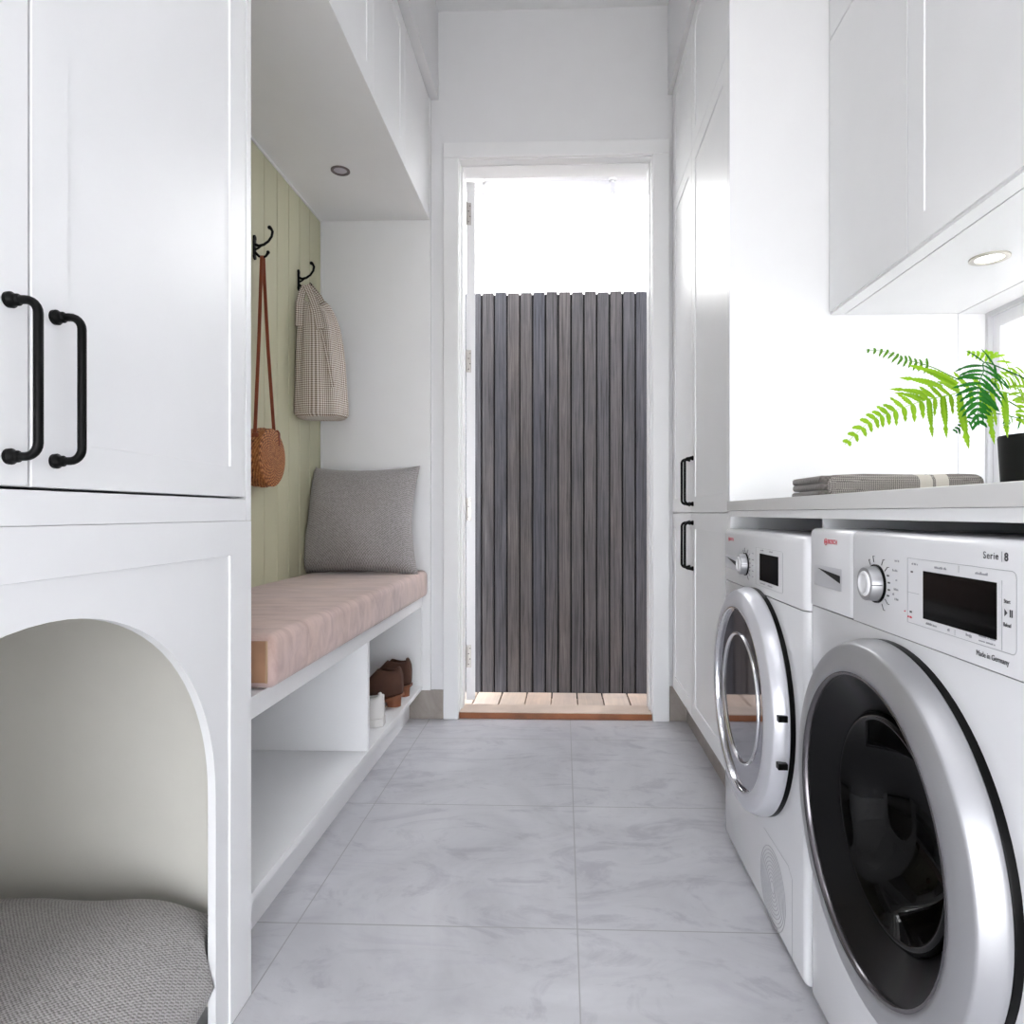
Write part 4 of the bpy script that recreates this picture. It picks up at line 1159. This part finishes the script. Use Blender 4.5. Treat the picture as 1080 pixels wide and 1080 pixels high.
# bright fronds to the right and back
frond([crown, (.93, 1.22, 1.08), pp(1085, 395, 1.18), pp(1062, 398, 1.12), pp(1048, 404, 1.06)], lambda f: .040 * (1 - f) ** .5 + .004, M['leafL'], 13, .011, start=.2, seed=4)
frond([crown, (.95, 1.20, 1.10), (.98, 1.12, 1.13), (1.00, 1.02, 1.11), (1.01, .95, 1.07)], lf2, M['leafM'], 18, .010, start=.2, seed=5, normal=(0, -.2, 1))
frond([crown, (.91, 1.30, 1.09), pp(1058, 378, 1.36), pp(1040, 374, 1.38), pp(1020, 371, 1.39)], lambda f: .022 * (1 - f) ** .5 + .003, M['leafL'], 12, .008, start=.25, seed=6)
frond([crown, (.96, 1.28, 1.08), (1.0, 1.31, 1.10), (1.04, 1.35, 1.09)], lf2, M['leafL'], 14, .011, start=.2, seed=7)
frond([crown, (.95, 1.24, 1.05), (.98, 1.20, 1.04), (1.01, 1.17, 1.02)], lambda f: .028 * (1 - f) ** .5 + .003, M['leafM'], 12, .008, start=.2, seed=8)
frond([crown, (.89, 1.24, 1.045), pp(1040, 435, 1.2), pp(1020, 446, 1.18), pp(1006, 455, 1.17)], lambda f: .020 * (1 - f) ** .5 + .002, M['leafD'], 12, .006, start=.25, seed=9)
frond([crown, (.92, 1.20, 1.07), pp(1076, 408, 1.12), pp(1082, 425, 1.05), pp(1075, 445, 1.02)], lambda f: .030 * (1 - f) ** .5 + .003, M['leafL'], 14, .009, start=.2, seed=10)
frond([crown, (.90, 1.215, 1.03), pp(1068, 440, 1.15), pp(1060, 450, 1.13)], lambda f: .014 * (1 - f) ** .5 + .002, M['leafM'], 9, .005, start=.2, seed=11)

# ------------------------------------------------------------------ added fill lights (made-up ceiling fittings, unseen above the camera)
def fill_light(x, y, lab, pw):
    t = thing('fill_ceiling_light', lab, 'ceiling light', (x, y, CZ - .03), 'added ceiling fill lights')
    bm = B(); box(bm, x - .32, x + .32, y - .32, y + .32, CZ - .03, CZ, .003); obj('frame', bm, M['trim'], t)
    bm = B(); box(bm, x - .30, x + .30, y - .30, y + .30, CZ - .034, CZ - .0305); obj('diffuser', bm, M['panel'], t)
    l = bpy.data.lights.new('fill_lamp', 'AREA'); l.shape = 'SQUARE'; l.size = .58; l.energy = pw; l.color = (.96, .97, 1)
    o = bpy.data.objects.new('fill_lamp', l); COL.objects.link(o); o.location = (0, 0, -.012); o.parent = t
fill_light(0, .35, 'added square ceiling fill light above the camera, nearer the door', 1.6)
fill_light(0, -.8, 'added square ceiling fill light above the camera, nearer the rear opening', 1.6)
for yy in (1.407,):
    l = bpy.data.lights.new('downlight_beam', 'AREA'); l.shape = 'DISK'; l.size = .045; l.energy = .5; l.color = (1, .96, .88)
    o = bpy.data.objects.new('downlight_beam', l); COL.objects.link(o); o.location = (.909, yy, 1.417)

# ------------------------------------------------------------------ daylight
w_ = bpy.data.worlds.new('sky'); scn.world = w_; w_.use_nodes = True
bg = w_.node_tree.nodes['Background']; bg.inputs[0].default_value = (.93, .96, 1, 1); bg.inputs[1].default_value = 5.2
s = bpy.data.lights.new('sun', 'SUN'); s.energy = 13.0; s.angle = math.radians(3); s.color = (1, .96, .9)
so = bpy.data.objects.new('sun', s); COL.objects.link(so)
so.rotation_euler = (math.radians(25), 0, math.radians(10))

# ------------------------------------------------------------------ camera
cam = bpy.data.cameras.new('camera'); co = bpy.data.objects.new('camera', cam); COL.objects.link(co)
co.location = (0, 0, .88); co.rotation_euler = (PI / 2, 0, math.atan(23 / 680))
cam.sensor_width = 36; cam.sensor_fit = 'HORIZONTAL'; cam.lens = 680 * 36 / 1080
cam.shift_x = -31 / 1080; cam.shift_y = 1 / 1080; cam.clip_start = .02
scn.camera = co
vs_ = scn.view_settings; vs_.view_transform = 'Standard'; vs_.look = 'None'; vs_.gamma = 1; vs_.exposure = 0.95
vs_.use_curve_mapping = False
